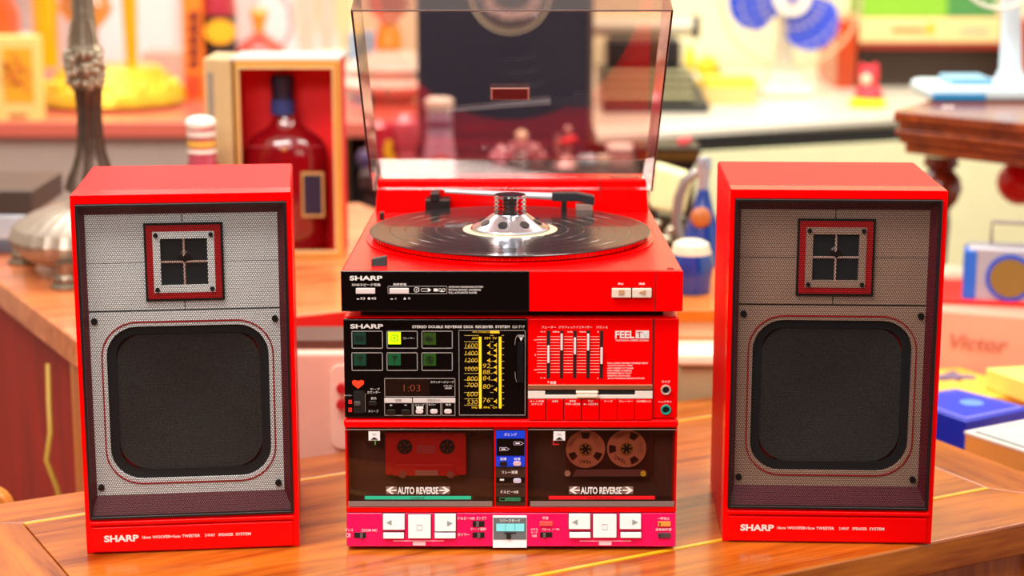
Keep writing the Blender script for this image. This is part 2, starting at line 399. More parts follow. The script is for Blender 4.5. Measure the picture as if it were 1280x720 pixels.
    m = MB(); m.ring(off(.0050), off(.0036), .0114, .0122); build(m, 'red_ring', mat('#b81822', .4, name='ring_red'), wp)
    m = MB(); m.ring(hole, off(-.009), .0165, .020); build(m, 'woofer_gasket', mat('#12161b', .7, name='gasket'), r)
    m = MB(); pts = []
    cone = mat('#3a3634', .9, 0, 0, .9, 500, .6, name='woofer_cone')
    n2 = []; ringsN = 6
    for q in range(ringsN):
        k = -.009 - q * .0118; y = .0185 + q * .0019
        rr_ = rrect(wx0 - k, wx1 + k, wz0 - k, wz1 + k, max(.003, min(.029 - .0022 * q, (wx1 - wx0) / 2 + k - .001, (wz1 - wz0) / 2 + k - .001)), 8)
        n2.append([(x, y, z) for x, z in rr_])
    V = [p for ring_ in n2 for p in ring_]; N = len(n2[0])
    Fc = [(i * N + k, (i + 1) * N + k, (i + 1) * N + (k + 1) % N, i * N + (k + 1) % N) for i in range(ringsN - 1) for k in range(N)] + [tuple((ringsN - 1) * N + k for k in reversed(range(N)))]
    m.add(V, Fc); build(m, 'woofer_cone', cone, r)
    return r
speaker((-.4274, -.016, 0), rad(6.0), 'red two-way speaker with silver front standing left of the stereo', 'l')
speaker((.2155, .0215, 0), rad(-2.3), 'red two-way speaker with silver front, tinted for a brown reflection, standing right of the stereo', 'r')

# ================================================================== STEREO: receiver and double deck
XL, XR = at(429, 460).x, at(847, 460).x; XL = -.1673; XR = .1655; XM = at(659.5, 460).x
st = thing('stereo_receiver', 'red and black receiver with twin cassette decks beneath the turntable', 'stereo', (0, .14, 0))
D2 = .29
z_rt = at(640, 397.5).z; z_rb = at(640, 523.5).z; z_l = at(640, 534.5).z; z_wb = at(640, 634).z; z_cp = at(640, 640).z
m = MB(); m.box(XL, XR, .004, D2, z_rb, z_rt); build(m, 'receiver_body', RED, st, .0025)
m = MB(); m.box(XL - .0008, XR + .0005, -.003, D2, z_l, z_rb - .0004); build(m, 'ledge', RED, st, .003, seg=3)
m = MB(); m.box(XL, XR, .06, D2, .004, z_l); build(m, 'deck_body', REDM, st, .002)
CX0, CX1 = at(617.5, 580).x, at(659.5, 580).x
m = MB()
for a, b_ in ((XL, XL + .0022), (CX0, CX1), (XR - .0022, XR)): m.box(a, b_, .0005, .0605, z_wb, z_l)
build(m, 'deck_pillars', RED, st, .0005)
m = MB(); m.box(XL, XR, -.001, .0605, z_cp, z_wb + .0004); build(m, 'sill', RED, st, .001)
# sloping control panel, its bright reflection put into the pinker red
PY0, PY1 = -.006, -.0005
zc0, zc1 = .004, z_cp - .0005
m = MB(); m.add([(x, y, z) for x in (XL, XR) for y, z in ((PY0, zc0), (.06, zc0), (.06, zc1), (PY1, zc1))], [(0, 1, 2, 3), (7, 6, 5, 4), (0, 3, 7, 4), (1, 5, 6, 2), (0, 4, 5, 1), (3, 2, 6, 7)])
cpanel = build(m, 'control_panel', PINKRED, st, .0015)
for x in (XL + .03, XR - .03):
    for y in (.02, D2 - .03): build(MB().cyl((x, y, 0), (x, y, .006), .011), 'foot', BLACKM, st)
# ---- black receiver panel
m = MB(); m.box(XL + .0005, XM, -.0005, .005, z_rb + .0012, z_rt - .001); rp = build(m, 'black_panel', BLACK, st, .0012)
m = MB(); m.box(XM + .0003, XR - .0005, -.0003, .005, z_rb + .0006, z_rt - .0006); rq = build(m, 'red_panel', RED, st, .0012)
A = Face(-.0006, (420, 400, 5.333))
m = MB(); A.text(m, 'SHARP', 95, 26, 315, 56, .03); build(m, 'lettering', PRINT, rp, smooth=False)
m = MB()
for s_, a, b_ in (('STEREO', 508, 605), ('DOUBLE', 617, 714), ('REVERSE', 726, 840), ('DECK', 852, 917), ('RECEIVER', 930, 1050), ('SYSTEM', 1062, 1158)): A.text(m, s_, a, 35, b_, 53, .02)
A.text(m, 'GX-TV7', 1175, 35, 1258, 53)
A.text(m, 'プレーヤー', 446, 113, 524, 128)
for s_, q in (('テープ', (228, 452, 292, 468)), ('カウンター', (208, 472, 295, 490)), ('表示', (232, 512, 270, 530)), ('スリープ', (215, 598, 284, 614)), ('タイマー', (52, 495, 108, 508)),
              ('カウンター/スリープ', (630, 404, 786, 420)), ('リモコン', (718, 432, 778, 446)), ('AM/PM', (726, 449, 770, 460)), ('スリープ', (526, 556, 590, 571)), ('タイマー', (617, 556, 664, 571)), ('時刻', (732, 556, 766, 571))):
    A.text(m, s_, *q)
A.text(m, '同調', 1210, 97, 1254, 112); A.tri(m, [(1222, 116), (1246, 116), (1234, 140)])
A.rect(m, 535, 576, 582, 590); A.text(m, '+', 357, 560, 377, 574); A.text(m, '-', 455, 564, 472, 568)
build(m, 'lettering', PRINT, rp, smooth=False)
m = MB()
for y0, y1 in ((72, 190), (216, 338)):
    for x0, x1 in ((103, 313), (337, 545), (570, 778)): A.frame(m, x0, y0, x1, y1)
A.frame(m, 322, 388, 795, 512, .0005); A.frame(m, 817, 68, 1262, 635, .0005)
for x0, x1 in ((322, 510), (514, 604), (608, 700), (704, 795)): A.frame(m, x0, 550, x1, 637, .0005)
A.rect(m, 193, 490, 197, 612)
build(m, 'printed_frame', PRINTG, rp)
for (x, y, c, nm) in ((115, 82, '#07382a', 0), (347, 80, '#a6f000', 1), (582, 84, '#2c4a0a', 2), (117, 224, '#053c2c', 3), (347, 222, '#04562e', 4), (582, 224, '#20500e', 5)):
    m = MB(); A.rect(m, x, y, x + 85, y + 80); q = build(m, 'source_lamp', mat(c, .4, 0, 0, .02, 40, 0, 1.3 if nm == 1 else .0, name='lamp_' + c[1:]), rp, label='lit yellow-green source lamp' if nm == 1 else 'unlit dark green source lamp')
    g = MB(); B = Face(-.0013, A.z); cx, cy = x + 42, y + 40
    if nm == 0: B.frame(g, cx - 28, cy - 16, cx + 28, cy + 16, .0004); B.disc(g, cx - 12, cy, 8, .0006, r_in=.6); B.disc(g, cx + 12, cy, 8, .0006, r_in=.6)
    if nm == 1: B.disc(g, cx, cy, 24, .0006, r_in=.86); B.disc(g, cx, cy, 7, .0006, r_in=.4); B.rect(g, cx + 20, cy - 28, cx + 24, cy + 22)
    if nm == 2: B.tri(g, [(cx - 14, cy - 18), (cx + 24, cy), (cx - 14, cy + 18)]); B.rect(g, cx - 30, cy - 10, cx - 12, cy - 4); B.rect(g, cx - 30, cy + 4, cx - 12, cy + 10)
    if nm in (3, 4): B.rect(g, cx - 2, cy - 22, cx + 2, cy + 24); B.tri(g, [(cx - 18, cy - 24), (cx + 18, cy - 24), (cx, cy)])
    if nm == 5: B.disc(g, cx, cy, 26, .0006, r_in=.85); B.rect(g, cx - 2, cy - 16, cx + 2, cy + 16); B.disc(g, cx, cy, 12, .0006, r_in=.7)
    build(g, 'icon', mat('#0a1a08', .5, name='icon_ink'), q, smooth=False)
m = MB(); A.tri(m, [(108, 408), (122, 400), (147, 406), (172, 400), (187, 408), (184, 428), (147, 457), (111, 428)]); build(m, 'heart_badge', mat('#ff3a1a', .4, 0, 0, .05, 40, 0, .3, name='heart_red'), rp)
m = MB(); A.rect(m, 117, 470, 188, 620, .0004); build(m, 'slide_slot', mat('#020203', .6), rp)
m = MB(); A.rect(m, 122, 540, 165, 566, .004); build(m, 'slide_knob', mat('#4a4440', .4), rp, .0006)
m = MB(); A.frame(m, 83, 533, 106, 558, .001); A.frame(m, 83, 585, 106, 612, .001); build(m, 'printed_square', mat('#ff3020', .4, 0, 0, .02, 40, 0, .2), rp)
m = MB(); A.rr(m, 218, 538, 273, 567, .4, .0025); build(m, 'button', mat('#1c1614', .3), rp, .0004)
for x0, x1 in ((338, 398), (435, 495)):
    m = MB(); A.rr(m, x0, 595, x1, 627, .4, .0025); build(m, 'button', mat('#1c1614', .3), rp, .0004)
for x0 in (532, 628, 722):
    m = MB(); A.rr(m, x0, 593, x0 + 50, 620, .45, .0025); build(m, 'button', PINKBTN, rp, .0004, label='pale pink oval button')
m = MB(); A.rect(m, 322, 519, 507, 550); A.rect(m, 513, 519, 796, 550); lb = build(m, 'printed_bar', mat('#d8cfcc', .5), rp)
m = MB(); B = Face(-.0014, A.z); B.text(m, '時間', 395, 526, 435, 543); B.text(m, '時刻合わせ', 612, 525, 695, 543); build(m, 'lettering', BLACKM, lb, smooth=False)
m = MB(); A.rect(m, 330, 396, 622, 505, .0003); dp = build(m, 'counter_display', mat('#1d0d08', .25), rp)
m = MB(); B = Face(-.001, A.z); B.text(m, '1:03', 452, 430, 562, 474, -.02); build(m, 'lettering', mat('#94401c', .5, 0, 0, .02, 40, 0, .04), dp, smooth=False)
# tuner scale
m = MB(); A.rect(m, 952, 112, 971, 588); A.rect(m, 1085, 112, 1103, 588); build(m, 'tuner_bar', mat('#f2c420', .4, 0, 0, .02, 40, 0, .4, name='lit_bar'), rp)
m = MB()
A.text(m, 'AM', 905, 113, 942, 128); A.text(m, 'FM', 991, 113, 1028, 128); A.text(m, 'TV', 1042, 113, 1072, 128); A.text(m, 'FM STEREO', 912, 74, 1020, 84); A.rect(m, 1026, 72, 1090, 88)
for s_, y in (('1600', 170), ('1400', 220), ('1200', 268), ('1000', 325), ('800', 390), ('700', 433), ('600', 493), ('530', 546)):
    A.text(m, s_, 862 if len(s_) == 4 else 874, y - 15, 943, y + 14, -.018, .12)
for s_, y in (('92', 305), ('88', 346), ('84', 387), ('80', 442), ('76', 534)): A.text(m, s_, 980, y - 15, 1027, y + 14, -.018, .12)
A.text(m, 'kHz', 906, 574, 942, 588); A.text(m, 'MHz', 985, 574, 1027, 588); A.text(m, 'CH', 1044, 574, 1072, 588)
for y in (168, 203, 238, 275, 315, 350, 398, 463, 542):
    A.tri(m, [(1050, y), (1066, y - 8), (1066, y + 8)]); A.rect(m, 1068, y - 14, 1072, y + 14)
for y in (168, 220, 270): A.tri(m, [(1006, y), (1021, y - 8), (1021, y + 8)]); A.rect(m, 1023, y - 14, 1027, y + 14)
build(m, 'lettering', GOLDP, rp, smooth=False)
m = MB()
for y in (103, 145, 188, 232, 275, 320, 356, 400, 440, 483, 525, 568):
    A.rect(m, 855, y - 1.5, 952, y + 1.5, .0003); A.rect(m, 1103, y - 1.5, 1120, y + 1.5, .0003); A.rect(m, 1028, y - 1.5, 1050, y + 1.5, .0003)
build(m, 'scale_line', mat('#b09a50', .5, 0, 0, .02, 40, 0, .15), rp)
cx, cz = A.p(1229, 280); _, c1 = A.p(1229, 150); _, c0 = A.p(1229, 412)
m = MB(); rw = (c1 - c0) / 2 * 1.35; m.cyl((cx - .003, .0075, cz), (cx + .003, .0075, cz), rw, seg=64)
m.v = [Vector((p.x, min(p.y, 0.004) if p.y > .004 else max(p.y, -.004), min(max(p.z, c0), c1))) for p in m.v]
build(m, 'tuning_wheel', mat('#15171b', .3, .3), rp)
m = MB(); m.tube([Vector((*[A.p(x, y)[0]], -.001, A.p(x, y)[1])) for x, y in ((1204, 105), (1196, 130), (1192, 165))], .00025, 6); m.tube([Vector((A.p(x, y)[0], -.001, A.p(x, y)[1])) for x, y in ((1194, 345), (1196, 385), (1204, 412))], .00025, 6); build(m, 'printed_arc', PRINTG, rp)
# ---- red panel
A = Face(-.0004, (640, 390, 5.141))
m = MB()
for x0, x1, s_ in ((190, 283, 'フェーダー'), (300, 515, 'グラフィックイコライザー'), (540, 615, 'バランス')): A.text(m, s_, x0, 88, x1, 105)
for s_, x0, y0, x1, y1 in (('マイク', 182, 121, 214, 131), ('100Hz', 262, 121, 305, 131), ('1kHz', 357, 121, 390, 131), ('10kHz', 434, 121, 476, 131), ('R', 549, 120, 558, 131), ('L', 549, 419, 556, 430), ('+10', 138, 173, 157, 183), ('0', 146, 269, 153, 280), ('-10', 138, 366, 157, 375), ('ソース', 182, 418, 214, 428), ('音量', 243, 443, 284, 462), ('▼', 228, 444, 237, 458),
        ('FULL LOGIC DOUBLE REVERSE DECK', 613, 322, 874, 333), ('QUARTZ DIGITAL TIMER', 613, 339, 775, 349), ('UHF STEREO TV TUNER', 613, 355, 780, 365), ('HIGH SPEED DUBBING', 613, 371, 768, 381), ('REVERSE RELAY PLAY', 613, 387, 768, 397), ('GRAPHIC EQUALIZER', 613, 404, 760, 414), ('AUTO PROGRAM SEARCH SYSTEM', 613, 420, 850, 430),
        ('TELEVISION STEREO SOUND', 663, 176, 878, 187), ('マイク', 960, 438, 1014, 456), ('ヘッドホン', 940, 568, 1026, 583)):
    A.text(m, s_, x0, y0, x1, y1, .01)
A.text(m, 'FEEL', 663, 120, 785, 168, .03)
build(m, 'lettering', PRINT, rq, smooth=False)
m = MB(); A.rect(m, 795, 119, 880, 169); build(m, 'logo_field', PRINT, rq)
m = MB(); B = Face(-.0011, A.z); B.text(m, 'T', 800, 126, 836, 162, -.0); build(m, 'lettering', mat('#b01820', .5), rq, smooth=False)
m = MB(); B.text(m, 'V', 838, 126, 876, 162, -.02); build(m, 'lettering', mat('#b8b4c4', .5), rq, smooth=False)
m = MB(); 
for k in range(13):
    y = 158 + k * 19.2; w = 2.5 if k in (1, 6, 11) else 1.4
    for x0, x1 in ((160, 221), (247, 306), (332, 391), (417, 476), (502, 562)): A.rect(m, x0, y - w, x1, y + w, .0003)
build(m, 'scale_line', mat('#ffb0a4', .5), rq)
for x0, k0, k1 in ((225, 213, 323), (310, 137, 242), (395, 162, 268), (480, 137, 243), (566, 226, 330)):
    m = MB(); A.rect(m, x0, 120, x0 + 18, 425, .0003); q = build(m, 'slider_slot', mat('#0a0202', .7), rq)
    m = MB(); A.rect(m, x0 + 2, k0, x0 + 16, k1, .004); build(m, 'slider_knob', mat('#eedede', .35), q, .0006)
m = MB(); A.rect(m, 103, 464, 902, 494, .003); build(m, 'copper_strip', COPPER, rq, .0005)
m = MB(); A.rect(m, 103, 496, 902, 532, .0004); build(m, 'volume_slot', mat('#080202', .7), rq)
m = MB(); A.rect(m, 103, 504, 213, 533, .0025); A.rect(m, 790, 504, 902, 533, .0025); A.rect(m, 103, 530, 902, 553, .0025); build(m, 'volume_rail', mat('#e9dcd2', .3), rq, .0004)
m = MB(); A.rect(m, 410, 501, 553, 516, .006); A.rect(m, 414, 519, 549, 540, .0075); build(m, 'volume_knob', mat('#f0d8c4', .3), rq, .0008)
KX = (103, 217, 332, 447, 561, 676, 788, 902); names = (('オート録音', 'ステレオ'), ('AM',), ('FM', 'TV1~3CH'), ('TV', '4~12CH'), ('テープ',), ('プレーヤー',), ('CD/補助入力',))
for i in range(7):
    m = MB(); A.rect(m, KX[i] + 3, 557, KX[i + 1] - 3, 690, .003, .001); q = build(m, 'selector_key', RED, rq, .0008)
    t = MB(); B = Face(-.0036, A.z); c = (KX[i] + KX[i + 1]) / 2
    for j, s_ in enumerate(names[i]):
        w = min(46, 9 * len(s_)); B.text(t, s_, c - w, 566 + j * 18, c + w, 579 + j * 18, .01)
    build(t, 'lettering', PRINT, q, smooth=False)
m = MB()
for i in range(8): A.rect(m, KX[i] - 2.5, 556, KX[i] + 2.5, 690, .0004)
A.rect(m, 904, 45, 907, 690, .0002); build(m, 'seam', mat('#5a0008', .6), rq)
for y, c in ((498, '#d8b4a8'), (625, '#18b09c')):
    m = MB(); A.disc(m, 988, y, 33, .003, 0, 28, .66); q = build(m, 'jack_ring', mat(c, .3, .4), rq, .0003)
    m = MB(); A.disc(m, 988, y, 22, .0004); build(m, 'jack_hole', mat('#020202', .8), q)

# ---- cassette deck wells
WELL = mat('#5a3c34', .45, name='deck_well')
GL = clear('#f0e4e0', .9, 1.4, .02, 'smoked_glass')
A = Face(-.0008, (420, 525, 4.233))
for (u0, u1, side) in ((431.3, 616.5, 'l'), (660.5, 845.5, 'r')):
    a, c = at(u0, 535, 0).x, at(u1, 535, 0).x
    b_, d_ = z_wb + .0006, z_l - .0004
    m = MB(); m.box(a, c, .03, .034, b_, d_); build(m, 'well_back', WELL, st)
    m = MB(); m.box(a, c, .004, .03, b_ - .0005, b_ + .001); m.box(a, c, .004, .03, d_ - .001, d_); m.box(a, a + .001, .004, .03, b_, d_); m.box(c - .001, c, .004, .03, b_, d_); build(m, 'well_lining', DARKBR, st)
    m = MB(); m.box(a, c, -.0012, .0012, b_ + .0004, d_ - .0004); dr = build(m, 'deck_door', GL, st, .0003, label='smoked clear cassette door')
    m = MB(); m.box(a + .002, c - .001, -.0022, -.0012, b_ + .0008, b_ + .0062); build(m, 'door_lip', mat('#8a7470', .35, .1), dr)
    m = MB(); m.box(a, c, -.0018, -.0012, d_ - .0016, d_ - .0008); build(m, 'door_edge', mat('#93807c', .3), dr)
    ox = 0 if side == 'l' else 1
    Z = Face(-.0014, (420, 525, 4.233)) if not ox else Face(-.0014, (610, 525, 4.236))
    tx = (325, 543, 265, 602) if not ox else (490, 708, 430, 768)
    t = MB(); Z.text(t, 'AUTO REVERSE', tx[0], 353, tx[1], 391, .035); 
    for s_ in (-1, 1):
        e = tx[2] if s_ < 0 else tx[3]; i_ = tx[0] - 4 if s_ < 0 else tx[1] + 4; k = -s_
        Z.tri(t, [(e, 372), (e + k * 28, 354), (e + k * 42, 354), (e + k * 22, 369), (i_, 369), (i_, 375), (e + k * 22, 375), (e + k * 42, 390), (e + k * 28, 390)][::(1 if s_ > 0 else -1)])
    build(t, 'lettering', PRINT, dr, smooth=False)
    t = MB()
    Z2 = Face(-.0012, Z.z); Z2.rect(t, tx[2], 352, tx[0] - 3, 391, .0001); Z2.rect(t, tx[1] + 3, 352, tx[3], 391, .0001); build(t, 'arrow_field', mat('#8a6a5e', .5), dr)
    s0, s1 = ((152, 715) if not ox else (322, 883))
    t = MB(); Z.rect(t, s0, 402, s1, 420, .0002); q = build(t, 'colour_strip', mat('#20b48e' if not ox else '#f0101c', .4, 0, 0, .03, 40, 0, .12), dr, label='teal strip printed PLAYBACK' if not ox else 'red strip printed RECORD/PLAYBACK')
    t = MB(); Z3 = Face(-.0018, Z.z)
    if ox: Z3.text(t, 'RECORD/PLAYBACK', 525, 405, 672, 416)
    else: Z3.text(t, 'PLAYBACK', 395, 405, 470, 416)
    build(t, 'lettering', mat('#3a1010', .5), q, smooth=False)
    e0, e1 = ((172, 233) if not ox else (347, 408))
    t = MB(); Z.rect(t, e0, 60, e1, 108, .0004); q = build(t, 'eject_label', WHITE, dr)
    t = MB(); Z3 = Face(-.0020, Z.z); Z3.tri(t, [(e0 + 12, 103), (e1 - 12, 103), ((e0 + e1) / 2, 90)]); Z3.text(t, '取出', (e0 + e1) / 2 - 10, 70, (e0 + e1) / 2 + 10, 80); build(t, 'icon', BLACKM, q, smooth=False)
    Zb = Face(.0285, None); 
    def wb(mb, x0, y0, x1, y1):    # same picture spot, pushed back to the well's rear wall
        p0 = Z.p(x0, y0); p1 = Z.p(x1, y1); mb.box(min(p0[0], p1[0]), max(p0[0], p1[0]), .029, .0305, min(p0[1], p1[1]), max(p0[1], p1[1]))
    t = MB()
    if not ox: wb(t, 193, 128, 198, 178)
    else:
        for q_ in ((347, 127, 380, 131), (376, 127, 380, 153), (347, 150, 380, 154), (347, 152, 351, 178), (347, 174, 380, 178)): wb(t, *q_)
    build(t, 'deck_number_lamp', mat('#70d060' if not ox else '#e02a30', .5, 0, 0, .02, 40, 0, .9), st, label='green glowing figure 1' if not ox else 'red glowing figure 2')
    if not ox:
        t = MB()
        for k in range(9): wb(t, 155 + k * 10, 112, 156 + k * 10, 200); wb(t, 150, 115 + k * 10, 240, 116 + k * 10)
        build(t, 'printed_grid', mat('#56423e', .5), st)
# ---- centre column between the decks
A = Face(-.0002, (420, 525, 4.233))
m = MB(); A.rect(m, 843, 50, 1003, 452, .0006); cc = build(m, 'centre_column', mat('#3a241c', .35), st)
m = MB(); A.rect(m, 846, 55, 1000, 245, .0010); build(m, 'blue_field', mat('#0a3ad8', .4, 0, 0, .04, 40, 0, .08), cc)
for q_ in ((849, 96, 997, 187, .0014), (848, 303, 998, 330, .0010), (848, 405, 998, 432, .0010)): build(A.rect(MB(), *q_), 'dark_field', BLACK, cc)
m = MB(); A.rect(m, 845, 250, 1001, 253, .0010); A.rect(m, 845, 348, 1001, 351, .001); build(m, 'seam', BLACKM, cc)
m = MB(); t = Face(-.0018, A.z)
t.text(m, 'ダビング', 890, 67, 957, 84); t.text(m, '定速', 868, 197, 902, 212, .02); t.text(m, '倍速', 942, 197, 976, 212, .02); t.text(m, 'リレー演奏', 878, 266, 962, 284, .01); t.text(m, 'ドルビーNR', 872, 370, 966, 388, .01)
for x, y in ((865, 154), (940, 124)): t.rect(m, x + 10, y - 2.5, x + 32, y + 2.5)
t.rect(m, 867, 312, 889, 320)
build(m, 'lettering', PRINT, cc, smooth=False)
m = MB()
for x, y in ((865, 154), (940, 124)):
    a, b_ = t.p(x, y - 9); c, d_ = t.p(x + 54, y + 9); h = (b_ - d_) / 2; zz = (b_ + d_) / 2
    o_ = [(a, d_), (c - .003, d_), (c, zz), (c - .003, b_), (a, b_)]; i_ = [(a + .0004, d_ + .0004), (c - .0033, d_ + .0004), (c - .0006, zz), (c - .0033, b_ - .0004), (a + .0004, b_ - .0004)]
    m.ring(o_, i_, -.0018, -.0014)
build(m, 'icon', mat('#c8b8d8', .4), cc)
for x0, y0, x1, y1, c in ((865, 216, 905, 239, '#1a1210'), (938, 216, 979, 239, '#d8b8c0'), (938, 307, 980, 330, '#c8c0dc')):
    m = MB(); A.rr(m, x0, y0, x1, y1, .45, .003); build(m, 'button', mat(c, .3), cc, .0004)
m = MB(); t.frame(m, 865, 410, 977, 428, .0005); t.rect(m, 895, 413, 972, 425, .0001); build(m, 'noise_reduction_lamp', mat('#2a8a5c', .4, 0, 0, .02, 40, 0, .1), cc)
m = MB(); Face(-.0021, A.z).text(m, 'DOLBY SYSTEM', 900, 415, 970, 424); build(m, 'lettering', mat('#0a2018', .5), cc, smooth=False)
# ---- control panel pieces, laid on its slope
Mslope = None
def onslope(mb):            # shear a flat layout onto the sloping panel
    for i, p in enumerate(mb.v):
        t_ = (p.z - zc0) / (zc1 - zc0); mb.v[i] = Vector((p.x, p.y + PY0 + (PY1 - PY0) * t_, p.z))
    return mb
L = Face(0, (420, 525, 4.233)); R_ = Face(0, (610, 525, 4.236)); GBTN = mat('#dfe0e4', .3, 0, .2, .03, 40)
for Fx, sets in ((L, ((250, 493, 365, 570, 'l'), (252, 586, 362, 614, ''), (383, 497, 503, 613, 's'), (523, 493, 635, 578, 'r'), (523, 586, 634, 613, ''))), (R_, ((427, 493, 540, 567, 'l'), (430, 585, 541, 611, ''), (556, 495, 678, 610, 's'), (697, 493, 808, 567, 'r'), (700, 585, 809, 611, '')))):
    for x0, y0, x1, y1, g in sets:
        m = MB(); Fx.rect(m, x0 - 4, y0 - 4, x1 + 4, y1 + 4, .0003); build(onslope(m), 'button_gap', mat('#7a0820', .5), cpanel)
        m = MB(); Fx.rect(m, x0, y0, x1, y1, .004); q = build(onslope(m), 'transport_button', WHITE, cpanel, .0006)
        t = MB(); B = Face(0, Fx.z); c = (x0 + x1) / 2; cy = (y0 + y1) / 2
        if g == 'l': B.tri(t, [(x0 + 18, cy), (x0 + 46, cy - 13), (x0 + 46, cy + 13)], .0045)
        if g == 'r': B.tri(t, [(x1 - 18, cy), (x1 - 46, cy + 13), (x1 - 46, cy - 13)], .0045)
        if g == 's': B.frame(t, c - 14, cy - 14, c + 14, cy + 14, .0005, .0045)
        if g: build(onslope(t), 'icon', mat('#8a9a92' if g != 's' else '#c8c8cc', .5), q, smooth=False)
m = MB()
L.rect(m, 305, 629, 572, 632, .0003); L.rect(m, 408, 635, 475, 653, .0003); R_.rect(m, 484, 630, 756, 633, .0003); R_.rect(m, 586, 635, 652, 652, .0003)
for Fx, s_, q in ((L, 'テレコ', (52, 568, 90, 582)), (L, 'CM', (56, 590, 78, 612)), (L, 'ZOOM MIC', (136, 570, 220, 583)), (L, 'ドルビーNR', (645, 508, 735, 524)), (L, 'オン オフ', (742, 508, 795, 524)), (L, 'テープ選択', (712, 563, 795, 578)), (L, 'タイマー', (645, 590, 706, 607)),
               (R_, '録音', (288, 508, 320, 523)), (R_, 'メタル', (225, 566, 265, 578)), (R_, 'クローム', (286, 566, 330, 578)), (R_, 'ノーマル', (338, 566, 378, 578)), (R_, 'テープ', (228, 582, 262, 594)), (R_, '切換', (232, 598, 258, 611)), (R_, '一時停止', (896, 510, 960, 525)), (R_, '自動無録音', (888, 566, 970, 580))):
    Fx.text(m, s_, *q, .01)
build(onslope(m), 'lettering', mat('#f6d0d8', .5), cpanel, smooth=False)
for Fx, x0, y0, x1, y1, c, k in ((L, 97, 588, 160, 615, '#1a1012', (130, 145)), (L, 722, 530, 786, 560, '#1a1012', (742, 757)), (L, 722, 587, 786, 615, '#1a1012', (748, 764)), (R_, 275, 587, 340, 613, '#1a1012', (291, 305)), (R_, 273, 532, 341, 554, '#e0504a', None), (R_, 899, 533, 964, 556, '#f09038', (906, 911)), (R_, 898, 590, 964, 613, '#4a3a3c', (906, 911))):
    m = MB(); Fx.rect(m, x0, y0, x1, y1, .0006 if c == '#1a1012' else .002); q = build(onslope(m), 'slide_switch' if c == '#1a1012' else 'button', mat(c, .4), cpanel, .0002)
    if k: m = MB(); Fx.rect(m, k[0], y0 + 4, k[1], y1 - 4, .0035 if c == '#1a1012' else .0023); build(onslope(m), 'knob', mat('#5c5450', .4) if c == '#1a1012' else BLACKM, q)
m = MB(); L.rect(m, 830, 503, 1009, 664, .0008); cb = build(onslope(m), 'reverse_mode_plate', mat('#f0f0f2', .4), cpanel, .0002)
m = MB(); L.rect(m, 832, 513, 1007, 622, .0012); build(onslope(m), 'grey_field', mat('#74787c', .35, .3), cb)
for x0 in (848, 898, 948):
    m = MB(); L.rect(m, x0, 543, x0 + 48, 580, .0018); build(onslope(m), 'mode_lamp', mat('#7ed8e0', .4, 0, 0, .03, 40, 0, .1), cb)
m = MB(); L.rect(m, 890, 587, 952, 592, .0016); L.rect(m, 902, 587, 924, 615, .003); build(onslope(m), 'mode_lever', BLACKM, cb)
m = MB(); L.text(m, 'リバースモード', 868, 518, 974, 534, .02, 0, .002); build(onslope(m), 'lettering', PRINT, cb, smooth=False)

# ---- cassettes (rest inside the decks)
def cpt(Z, x, y): return Z.p(x, y)
Z = Face(-.0014, (420, 525, 4.233))
c0x, c1z = Z.p(252, 90); c1x, c0z = Z.p(688, 322)
cs = thing('cassette_tape', 'plain red cassette behind the left smoked door, above the teal strip', 'cassette', ((c0x + c1x) / 2, .02, c0z), None, 'cassettes in the two decks')
RC = mat('#b8141c', .35, name='cassette_red')
m = MB(); m.box(c0x, c1x, .016, .026, c0z, c1z); sh = build(m, 'shell', RC, cs, .0012)
m = MB(); a = Z.p(300, 300)[0]; b_ = Z.p(640, 300)[0]; zz = Z.p(300, 262)[1]
m.plate([(a, c0z), (b_, c0z), (b_ - .004, zz), (a + .004, zz)], .0145, .0165); build(m, 'head_block', RC, cs, .0005)
for x in (358, 585):
    px_, pz = Z.p(x, 168)
    m = MB(); m.cyl((px_, .0155, pz), (px_, .0165, pz), .0078, seg=24); build(m, 'hub_window', BLACKM, cs)
    m = MB()
    for k in range(6):
        a_ = k * math.pi / 3; m.box(-.0008, .0008, -.001, .001, .003, .0062, Matrix.Translation((px_, .0150, pz)) @ Matrix.Rotation(a_, 4, 'Y'))
    build(m, 'hub', mat('#5a2420', .4), cs)
m = MB(); a, b_ = Z.p(423, 160); c, d_ = Z.p(523, 203); m.box(a, c, .0152, .0162, d_, b_); build(m, 'tape_window', mat('#a8404c', .3), cs)
m = MB(); a, b_ = Z.p(415, 292); c, d_ = Z.p(535, 318); m.box(a, c, .0135, .0147, d_, b_); build(m, 'pressure_pad', mat('#9a6a60', .4), cs)
for x in (348, 602):
    a, b_ = Z.p(x, 312); build(MB().cyl((a, .0158, b_), (a, .0125, b_), .0036), 'guide_hole', mat('#8a4a44', .4), cs)
Z = Face(-.0014, (610, 525, 4.236))
c0x, c1z = Z.p(415, 84); c1x, c0z = Z.p(880, 328)
cs = thing('cassette_tape', 'clear cassette with two spoked metal reels behind the right smoked door', 'cassette', ((c0x + c1x) / 2, .02, c0z), None, 'cassettes in the two decks')
m = MB(); m.box(c0x, c1x, .0245, .026, c0z, c1z); build(m, 'rear_shell', mat('#5c2a30', .3), cs, .0006)
m = MB(); m.box(c0x, c1x, .0150, .0158, c0z, c1z); build(m, 'front_shell', clear('#f4e8e4', 1, 1.4, .03, 'clear_shell'), cs, .0002)
REEL = mat('#f6c0a0', .4, 0, name='rose_metal')
